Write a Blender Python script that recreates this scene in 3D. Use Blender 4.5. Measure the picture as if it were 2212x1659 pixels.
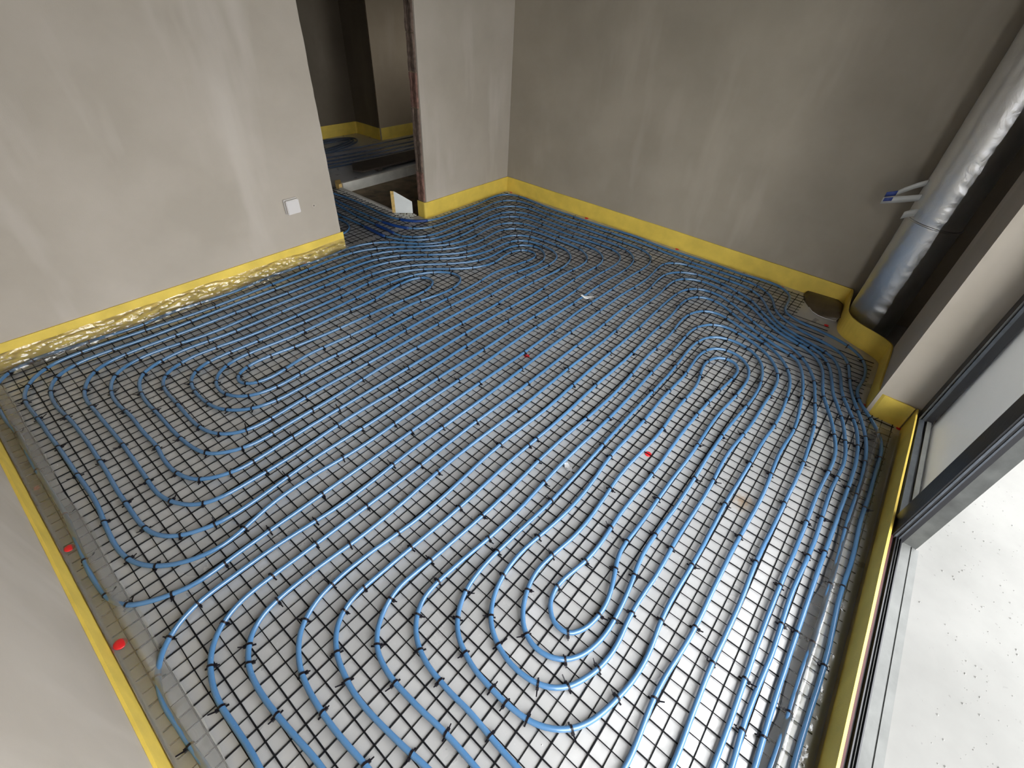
import bpy, bmesh, math, random
from mathutils import Vector, Matrix, noise

random.seed(7)
for o in list(bpy.data.objects):
    bpy.data.objects.remove(o, do_unlink=True)
SC = bpy.context.scene
COL = SC.collection
rnd = random.Random(11)

# ------------------------------------------------------------------ camera
# world: X runs along the left wall away from the camera, Y towards the left wall, Z up, metres
CAM_H = 1.745
CAM_AXES = ((0.639358786, -0.767016284, 0.053910692),     # right
            (-0.477897631, -0.451327202, -0.753603086),   # down
            (0.6023572, 0.456058962, -0.655115277))       # forward
FOCAL_PX = 1006.09
cam_data = bpy.data.cameras.new('camera')
cam_data.sensor_width = 36.0
cam_data.lens = FOCAL_PX / 2212.0 * 36.0
cam_data.clip_start = 0.02
cam_data.clip_end = 200
cam = bpy.data.objects.new('camera', cam_data)
r, d, f = [Vector(v) for v in CAM_AXES]
cam.matrix_world = Matrix(((r.x, -d.x, -f.x, 0), (r.y, -d.y, -f.y, 0), (r.z, -d.z, -f.z, CAM_H), (0, 0, 0, 1)))
COL.objects.link(cam)
SC.camera = cam

# ------------------------------------------------------------------ sky and exposure
world = bpy.data.worlds.new('overcast_sky')
SC.world = world
world.use_nodes = True
wn = world.node_tree
wn.nodes.clear()
bg = wn.nodes.new('ShaderNodeBackground')
bg.inputs['Color'].default_value = (0.95, 0.97, 1.0, 1)
bg.inputs['Strength'].default_value = 5.5
wo = wn.nodes.new('ShaderNodeOutputWorld')
wn.links.new(bg.outputs[0], wo.inputs[0])
SC.view_settings.view_transform = 'Standard'
SC.view_settings.look = 'None'
SC.view_settings.gamma = 1.0
SC.view_settings.use_curve_mapping = False
SC.view_settings.exposure = 0.8

# ------------------------------------------------------------------ helpers
def tag(o, label=None, cat=None, group=None, kind=None):
    if label: o['label'] = label
    if cat: o['category'] = cat
    if group: o['group'] = group
    if kind: o['kind'] = kind
    return o

def mesh_obj(name, verts, faces, mat, parent=None, smooth=False):
    me = bpy.data.meshes.new(name)
    me.from_pydata(verts, [], faces)
    me.validate()
    me.materials.append(mat)
    if smooth:
        for p in me.polygons: p.use_smooth = True
    o = bpy.data.objects.new(name, me)
    COL.objects.link(o)
    if parent: o.parent = parent
    return o

def empty(name, loc=(0, 0, 0)):
    o = bpy.data.objects.new(name, None)
    o.empty_display_size = 0.05
    o.location = loc
    COL.objects.link(o)
    return o

class MB:
    def __init__(s): s.v = []; s.f = []
    def add(s, verts, faces):
        n = len(s.v); s.v += [tuple(v) for v in verts]; s.f += [tuple(i + n for i in f) for f in faces]
        return s
    def box(s, x0, x1, y0, y1, z0, z1):
        v = [(x0, y0, z0), (x1, y0, z0), (x1, y1, z0), (x0, y1, z0), (x0, y0, z1), (x1, y0, z1), (x1, y1, z1), (x0, y1, z1)]
        return s.add(v, [(0, 3, 2, 1), (4, 5, 6, 7), (0, 1, 5, 4), (1, 2, 6, 5), (2, 3, 7, 6), (3, 0, 4, 7)])
    def tube(s, pts, rad, n=8, cap=True, flat=1.0):
        pts = [Vector(p) for p in pts]
        N = len(pts); ring = []
        for i, p in enumerate(pts):
            t = (pts[min(i + 1, N - 1)] - pts[max(i - 1, 0)])
            if t.length < 1e-9: t = Vector((1, 0, 0))
            t.normalize()
            up = Vector((0, 0, 1)) if abs(t.z) < 0.9 else Vector((1, 0, 0))
            sx = t.cross(up).normalized(); sy = sx.cross(t).normalized()
            rr = rad[i] if isinstance(rad, (list, tuple)) else rad
            for k in range(n):
                a = 2 * math.pi * k / n
                ring.append(p + sx * (math.cos(a) * rr) + sy * (math.sin(a) * rr * flat))
        fs = []
        for i in range(N - 1):
            for k in range(n):
                a = i * n + k; b = i * n + (k + 1) % n
                fs.append((a, b, b + n, a + n))
        if cap:
            fs.append(tuple(range(n - 1, -1, -1)))
            fs.append(tuple((N - 1) * n + k for k in range(n)))
        return s.add(ring, fs)
    def prism(s, poly, z0, z1):
        n = len(poly)
        v = [(x, y, z0) for x, y in poly] + [(x, y, z1) for x, y in poly]
        f = [tuple(range(n - 1, -1, -1)), tuple(range(n, 2 * n))] + [(i, (i + 1) % n, (i + 1) % n + n, i + n) for i in range(n)]
        return s.add(v, f)
    def obj(s, name, mat, parent=None, smooth=False):
        return mesh_obj(name, s.v, s.f, mat, parent, smooth)

def nz(x, y, z=0.0): return noise.noise(Vector((x, y, z)))

def chaikin(p, n=2):
    for _ in range(n):
        q = [p[0]]
        for a, b in zip(p[:-1], p[1:]):
            q.append((a[0] * .75 + b[0] * .25, a[1] * .75 + b[1] * .25))
            q.append((a[0] * .25 + b[0] * .75, a[1] * .25 + b[1] * .75))
        q.append(p[-1]); p = q
    return p

def resample(p, ds):
    out = [p[0]]
    for a, b in zip(p[:-1], p[1:]):
        L = math.hypot(b[0] - a[0], b[1] - a[1]); n = max(1, int(math.ceil(L / ds)))
        for i in range(1, n + 1):
            out.append((a[0] + (b[0] - a[0]) * i / n, a[1] + (b[1] - a[1]) * i / n))
    return out

# ------------------------------------------------------------------ materials
def mat_new(name):
    m = bpy.data.materials.new(name); m.use_nodes = True
    nt = m.node_tree; b = nt.nodes['Principled BSDF']
    return m, nt, b

def simple(name, col, rough=0.5, metal=0.0, noise_amt=0.0, scale=8.0, bump=0.0, bump_scale=60.0, spec=0.5):
    m, nt, b = mat_new(name)
    b.inputs['Base Color'].default_value = (*col, 1)
    b.inputs['Roughness'].default_value = rough
    b.inputs['Metallic'].default_value = metal
    b.inputs['Specular IOR Level'].default_value = spec
    tc = nt.nodes.new('ShaderNodeTexCoord')
    if noise_amt:
        n = nt.nodes.new('ShaderNodeTexNoise'); n.inputs['Scale'].default_value = scale; n.inputs['Detail'].default_value = 5
        nt.links.new(tc.outputs['Object'], n.inputs['Vector'])
        r = nt.nodes.new('ShaderNodeMapRange'); r.inputs[1].default_value = 0.3; r.inputs[2].default_value = 0.7
        r.inputs[3].default_value = 1 - noise_amt; r.inputs[4].default_value = 1 + noise_amt
        nt.links.new(n.outputs['Fac'], r.inputs[0])
        mx = nt.nodes.new('ShaderNodeVectorMath'); mx.operation = 'SCALE'
        mx.inputs[0].default_value = col
        nt.links.new(r.outputs[0], mx.inputs['Scale'])
        nt.links.new(mx.outputs[0], b.inputs['Base Color'])
    if bump:
        n2 = nt.nodes.new('ShaderNodeTexNoise'); n2.inputs['Scale'].default_value = bump_scale; n2.inputs['Detail'].default_value = 4
        nt.links.new(tc.outputs['Object'], n2.inputs['Vector'])
        bp = nt.nodes.new('ShaderNodeBump'); bp.inputs['Strength'].default_value = bump; bp.inputs['Distance'].default_value = 0.01
        nt.links.new(n2.outputs['Fac'], bp.inputs['Height']); nt.links.new(bp.outputs[0], b.inputs['Normal'])
    return m

def plaster(name, c0, c1, c2):
    """trowelled plaster: cloudy patches plus faint tall pale streaks"""
    m, nt, b = mat_new(name)
    b.inputs['Roughness'].default_value = 0.75
    b.inputs['Specular IOR Level'].default_value = 0.25
    tc = nt.nodes.new('ShaderNodeTexCoord')
    n1 = nt.nodes.new('ShaderNodeTexNoise'); n1.inputs['Scale'].default_value = 1.7; n1.inputs['Detail'].default_value = 6; n1.inputs['Roughness'].default_value = 0.55
    nt.links.new(tc.outputs['Object'], n1.inputs['Vector'])
    mp = nt.nodes.new('ShaderNodeMapping'); mp.inputs['Scale'].default_value = (3.2, 3.2, 0.75)
    mp.inputs['Rotation'].default_value = (0.1, -0.12, 0)
    nt.links.new(tc.outputs['Object'], mp.inputs['Vector'])
    n2 = nt.nodes.new('ShaderNodeTexNoise'); n2.inputs['Scale'].default_value = 1.3; n2.inputs['Detail'].default_value = 3
    nt.links.new(mp.outputs[0], n2.inputs['Vector'])
    r1 = nt.nodes.new('ShaderNodeValToRGB'); r1.color_ramp.elements[0].position = 0.35; r1.color_ramp.elements[1].position = 0.68
    r1.color_ramp.elements[0].color = (*c0, 1); r1.color_ramp.elements[1].color = (*c1, 1)
    nt.links.new(n1.outputs['Fac'], r1.inputs[0])
    r2 = nt.nodes.new('ShaderNodeMapRange'); r2.inputs[1].default_value = 0.56; r2.inputs[2].default_value = 0.75; r2.inputs[3].default_value = 0; r2.inputs[4].default_value = 0.6
    nt.links.new(n2.outputs['Fac'], r2.inputs[0])
    mx = nt.nodes.new('ShaderNodeMix'); mx.data_type = 'RGBA'
    nt.links.new(r2.outputs[0], mx.inputs['Factor']); nt.links.new(r1.outputs[0], mx.inputs['A']); mx.inputs['B'].default_value = (*c2, 1)
    nt.links.new(mx.outputs['Result'], b.inputs['Base Color'])
    n3 = nt.nodes.new('ShaderNodeTexNoise'); n3.inputs['Scale'].default_value = 240; n3.inputs['Detail'].default_value = 3
    nt.links.new(tc.outputs['Object'], n3.inputs['Vector'])
    bp = nt.nodes.new('ShaderNodeBump'); bp.inputs['Strength'].default_value = 0.12; bp.inputs['Distance'].default_value = 0.003
    nt.links.new(n3.outputs['Fac'], bp.inputs['Height']); nt.links.new(bp.outputs[0], b.inputs['Normal'])
    return m

M = {}
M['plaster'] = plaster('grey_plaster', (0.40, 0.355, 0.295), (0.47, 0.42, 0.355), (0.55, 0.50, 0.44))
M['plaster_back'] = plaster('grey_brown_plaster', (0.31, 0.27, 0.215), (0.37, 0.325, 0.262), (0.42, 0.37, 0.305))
M['plaster_shaded'] = plaster('raw_plaster_shaded', (0.12, 0.098, 0.070), (0.16, 0.13, 0.095), (0.19, 0.155, 0.115))  # passage plaster with its shade worked into a darker colour
M['plaster_lit'] = plaster('raw_plaster_lit', (0.26, 0.20, 0.135), (0.32, 0.255, 0.175), (0.36, 0.29, 0.21))  # same passage plaster, coloured lighter for the side that catches light
M['ceiling'] = simple('ceiling_concrete', (0.24, 0.225, 0.20), 0.9, noise_amt=0.08, scale=2)
M['yellow'] = simple('yellow_foam', (0.74, 0.54, 0.09), 0.55, noise_amt=0.10, scale=9, bump=0.15, bump_scale=220)
M['black'] = simple('black_wire', (0.004, 0.004, 0.005), 0.6, spec=0.15)
M['tie'] = simple('black_nylon', (0.006, 0.005, 0.008), 0.4, spec=0.3)
M['frame'] = simple('black_aluminium', (0.012, 0.012, 0.014), 0.35, bump=0.05)
M['frame_grey'] = simple('grey_blue_aluminium', (0.045, 0.052, 0.062), 0.45, noise_amt=0.2, scale=40)
M['frame_dusty'] = simple('dusty_aluminium', (0.050, 0.052, 0.048), 0.7, noise_amt=0.35, scale=14, bump=0.1)
M['frame_pale'] = simple('dusty_sill_plate', (0.105, 0.107, 0.100), 0.7, noise_amt=0.2, scale=10, bump=0.1)
M['gap'] = simple('dark_red_gap', (0.045, 0.008, 0.010), 0.6)
M['red'] = simple('red_plastic', (0.62, 0.015, 0.02), 0.35)
M['white'] = simple('white_plastic', (0.66, 0.63, 0.61), 0.4)
M['paper'] = simple('white_paper', (0.85, 0.85, 0.84), 0.6)
M['foam'] = simple('pale_foam_board', (0.62, 0.60, 0.53), 0.7, noise_amt=0.1, scale=12, bump=0.15)
M['foam_white'] = simple('white_foam_board', (0.66, 0.68, 0.66), 0.6, noise_amt=0.06, scale=12)
M['foam_yellow'] = simple('yellowed_foam_edge', (0.62, 0.42, 0.14), 0.8, noise_amt=0.2, scale=50, bump=0.3)
M['sand'] = simple('brown_sandy_screed', (0.21, 0.16, 0.10), 0.9, noise_amt=0.45, scale=7, bump=0.5, bump_scale=40)
M['plank'] = simple('dark_brown_board', (0.045, 0.035, 0.026), 0.6, noise_amt=0.3, scale=9)
M['brick'] = simple('raw_clay_block', (0.15, 0.105, 0.08), 0.9, noise_amt=0.4, scale=30, bump=0.6, bump_scale=90)
M['brick_red'] = simple('raw_clay_block_reddish', (0.20, 0.105, 0.08), 0.9, noise_amt=0.4, scale=30, bump=0.6, bump_scale=90)
M['pink'] = simple('pinkish_plastic_clip', (0.34, 0.20, 0.19), 0.6)
M['sleeve'] = simple('deep_blue_sleeve', (0.010, 0.045, 0.20), 0.35)
M['tapeblue'] = simple('blue_masking_tape', (0.04, 0.07, 0.28), 0.5)
M['tapewhite'] = simple('frosted_white_film', (0.50, 0.50, 0.47), 0.45)
M['opening_dark'] = simple('dark_opening_sheet', (0.075, 0.055, 0.032), 0.45, noise_amt=0.3, scale=14, bump=0.3, bump_scale=25)

# blue pipe: slightly satin, dust specks and scuffs
m, nt, b = mat_new('blue_pex_pipe')
tc = nt.nodes.new('ShaderNodeTexCoord')
n1 = nt.nodes.new('ShaderNodeTexNoise'); n1.inputs['Scale'].default_value = 320; n1.inputs['Detail'].default_value = 2
n2 = nt.nodes.new('ShaderNodeTexNoise'); n2.inputs['Scale'].default_value = 3.0; n2.inputs['Detail'].default_value = 4
for n in (n1, n2): nt.links.new(tc.outputs['Object'], n.inputs['Vector'])
r1 = nt.nodes.new('ShaderNodeMapRange'); r1.inputs[1].default_value = 0.70; r1.inputs[2].default_value = 0.80; r1.inputs[3].default_value = 0; r1.inputs[4].default_value = 0.5
nt.links.new(n1.outputs['Fac'], r1.inputs[0])
r2 = nt.nodes.new('ShaderNodeValToRGB'); r2.color_ramp.elements[0].position = 0.35; r2.color_ramp.elements[1].position = 0.7
r2.color_ramp.elements[0].color = (0.055, 0.148, 0.29, 1); r2.color_ramp.elements[1].color = (0.075, 0.182, 0.34, 1)
nt.links.new(n2.outputs['Fac'], r2.inputs[0])
mx = nt.nodes.new('ShaderNodeMix'); mx.data_type = 'RGBA'
nt.links.new(r1.outputs[0], mx.inputs['Factor']); nt.links.new(r2.outputs[0], mx.inputs['A']); mx.inputs['B'].default_value = (0.45, 0.50, 0.58, 1)
nt.links.new(mx.outputs['Result'], b.inputs['Base Color'])
b.inputs['Roughness'].default_value = 0.20
b.inputs['Specular IOR Level'].default_value = 0.9
M['pipe'] = m
M['pipe_shaded'] = simple('shaded_blue_pipe', (0.035, 0.055, 0.09), 0.3)  # blue pipe with the dimness of the passage put into its colour

# grey glossy vapour film over insulation boards: wrinkles, dust, a rust stain, a dirty smear
m, nt, b = mat_new('grey_floor_film')
tc = nt.nodes.new('ShaderNodeTexCoord')
def tex(scale, detail=4, rough=0.5, vec=None, dist=0.0):
    n = nt.nodes.new('ShaderNodeTexNoise'); n.inputs['Scale'].default_value = scale; n.inputs['Detail'].default_value = detail
    n.inputs['Roughness'].default_value = rough; n.inputs['Distortion'].default_value = dist
    nt.links.new(vec or tc.outputs['Object'], n.inputs['Vector']); return n
def mrange(src, a, b_, c, d_):
    r_ = nt.nodes.new('ShaderNodeMapRange'); r_.inputs[1].default_value = a; r_.inputs[2].default_value = b_; r_.inputs[3].default_value = c; r_.inputs[4].default_value = d_
    nt.links.new(src, r_.inputs[0]); return r_.outputs[0]
def mixc(fac, a, bcol):
    x = nt.nodes.new('ShaderNodeMix'); x.data_type = 'RGBA'
    nt.links.new(fac, x.inputs['Factor'])
    if isinstance(a, tuple): x.inputs['A'].default_value = (*a, 1)
    else: nt.links.new(a, x.inputs['A'])
    x.inputs['B'].default_value = (*bcol, 1); return x.outputs['Result']
def spot(cx, cy, r0, r1_, amount, ns, sx=1.0):
    """irregular patch around one place on the floor"""
    v = nt.nodes.new('ShaderNodeVectorMath'); v.operation = 'SUBTRACT'; nt.links.new(tc.outputs['Object'], v.inputs[0]); v.inputs[1].default_value = (cx, cy, 0)
    sc = nt.nodes.new('ShaderNodeVectorMath'); sc.operation = 'MULTIPLY'; nt.links.new(v.outputs[0], sc.inputs[0]); sc.inputs[1].default_value = (sx, 1, 0)
    L = nt.nodes.new('ShaderNodeVectorMath'); L.operation = 'LENGTH'; nt.links.new(sc.outputs[0], L.inputs[0])
    n = tex(ns, 5, 0.65)
    a = nt.nodes.new('ShaderNodeMath'); a.operation = 'MULTIPLY_ADD'; nt.links.new(n.outputs['Fac'], a.inputs[0]); a.inputs[1].default_value = r1_ * 1.6; nt.links.new(L.outputs['Value'], a.inputs[2])
    return mrange(a.outputs[0], r0 + r1_ * 0.8, r1_ + r1_ * 0.8, amount, 0)
base = mixc(mrange(tex(2.2, 5).outputs['Fac'], 0.35, 0.7, 0, 1), (0.45, 0.445, 0.435), (0.52, 0.515, 0.505))
base = mixc(mrange(tex(70, 3).outputs['Fac'], 0.66, 0.74, 0, 0.45), base, (0.62, 0.62, 0.60))
base = mixc(spot(1.72, 1.75, 0.05, 0.55, 0.55, 5.0, 0.9), base, (0.24, 0.23, 0.22))
base = mixc(spot(1.70, -0.08, 0.01, 0.07, 0.8, 40.0), base, (0.30, 0.20, 0.11))
nt.links.new(base, b.inputs['Base Color'])
nt.links.new(mrange(tex(6, 4).outputs['Fac'], 0.3, 0.75, 0.26, 0.40), b.inputs['Roughness'])
b.inputs['Metallic'].default_value = 0.25
b.inputs['Coat Weight'].default_value = 0.35
b.inputs['Coat Roughness'].default_value = 0.10
w1 = tex(4.5, 3, 0.5, dist=1.2); w2 = tex(26, 3, 0.6, dist=0.8)
add = nt.nodes.new('ShaderNodeMath'); add.operation = 'MULTIPLY_ADD'
nt.links.new(w2.outputs['Fac'], add.inputs[0]); add.inputs[1].default_value = 0.07; nt.links.new(w1.outputs['Fac'], add.inputs[2])
bp = nt.nodes.new('ShaderNodeBump'); bp.inputs['Strength'].default_value = 0.22; bp.inputs['Distance'].default_value = 0.02
nt.links.new(add.outputs[0], bp.inputs['Height']); nt.links.new(bp.outputs[0], b.inputs['Normal'])
M['film'] = m

# bare concrete terrace
m, nt, b = mat_new('pale_concrete')
tc = nt.nodes.new('ShaderNodeTexCoord')
base = mixc(mrange(tex(1.6, 6, 0.6).outputs['Fac'], 0.3, 0.7, 0, 1), (0.115, 0.113, 0.104), (0.17, 0.167, 0.155))
base = mixc(mrange(tex(45, 4).outputs['Fac'], 0.68, 0.76, 0, 0.6), base, (0.06, 0.058, 0.052))
nt.links.new(base, b.inputs['Base Color']); b.inputs['Roughness'].default_value = 0.9
M['concrete'] = m

# clear crinkled polythene
def clear_film(name, milky, col, rough, bump, scale, ior=1.45):
    m = bpy.data.materials.new(name); m.use_nodes = True
    nt = m.node_tree; nt.nodes.clear()
    out = nt.nodes.new('ShaderNodeOutputMaterial')
    tr = nt.nodes.new('ShaderNodeBsdfTransparent'); tr.inputs[0].default_value = (0.96, 0.96, 0.94, 1)
    pr = nt.nodes.new('ShaderNodeBsdfPrincipled'); pr.inputs['Base Color'].default_value = (*col, 1); pr.inputs['Roughness'].default_value = rough
    pr.inputs['Specular IOR Level'].default_value = 0.9
    tc = nt.nodes.new('ShaderNodeTexCoord')
    n = nt.nodes.new('ShaderNodeTexNoise'); n.inputs['Scale'].default_value = scale; n.inputs['Detail'].default_value = 3; n.inputs['Distortion'].default_value = 1.5
    nt.links.new(tc.outputs['Object'], n.inputs['Vector'])
    bp = nt.nodes.new('ShaderNodeBump'); bp.inputs['Strength'].default_value = bump; bp.inputs['Distance'].default_value = 0.02
    nt.links.new(n.outputs['Fac'], bp.inputs['Height']); nt.links.new(bp.outputs[0], pr.inputs['Normal'])
    gl = nt.nodes.new('ShaderNodeBsdfGlossy'); gl.inputs['Roughness'].default_value = rough * 0.6
    nt.links.new(bp.outputs[0], gl.inputs['Normal'])
    fr = nt.nodes.new('ShaderNodeFresnel'); fr.inputs['IOR'].default_value = ior
    nt.links.new(bp.outputs[0], fr.inputs['Normal'])
    m1 = nt.nodes.new('ShaderNodeMixShader'); m1.inputs[0].default_value = milky
    nt.links.new(tr.outputs[0], m1.inputs[1]); nt.links.new(pr.outputs[0], m1.inputs[2])
    m2 = nt.nodes.new('ShaderNodeMixShader')
    nt.links.new(fr.outputs[0], m2.inputs[0]); nt.links.new(m1.outputs[0], m2.inputs[1]); nt.links.new(gl.outputs[0], m2.inputs[2])
    nt.links.new(m2.outputs[0], out.inputs[0])
    return m
M['clear'] = clear_film('clear_crinkled_film', 0.08, (0.80, 0.79, 0.75), 0.09, 0.12, 30, 1.8)
M['milky'] = clear_film('milky_film', 0.20, (0.80, 0.78, 0.73), 0.22, 0.5, 9)
M['tape'] = clear_film('clear_packing_tape', 0.45, (0.85, 0.85, 0.85), 0.15, 0.35, 12)
M['glass'] = clear_film('dusty_glass', 0.06, (0.75, 0.76, 0.75), 0.5, 0.02, 4, 1.22)

# wrinkled aluminium foil
m, nt, b = mat_new('aluminium_foil')
tc = nt.nodes.new('ShaderNodeTexCoord')
b.inputs['Base Color'].default_value = (0.66, 0.67, 0.69, 1); b.inputs['Metallic'].default_value = 1.0; b.inputs['Roughness'].default_value = 0.34
n1 = tex(14, 4, 0.6, dist=1.0)
bp = nt.nodes.new('ShaderNodeBump'); bp.inputs['Strength'].default_value = 0.22; bp.inputs['Distance'].default_value = 0.012
nt.links.new(n1.outputs['Fac'], bp.inputs['Height']); nt.links.new(bp.outputs[0], b.inputs['Normal'])
M['foil'] = m

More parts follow.
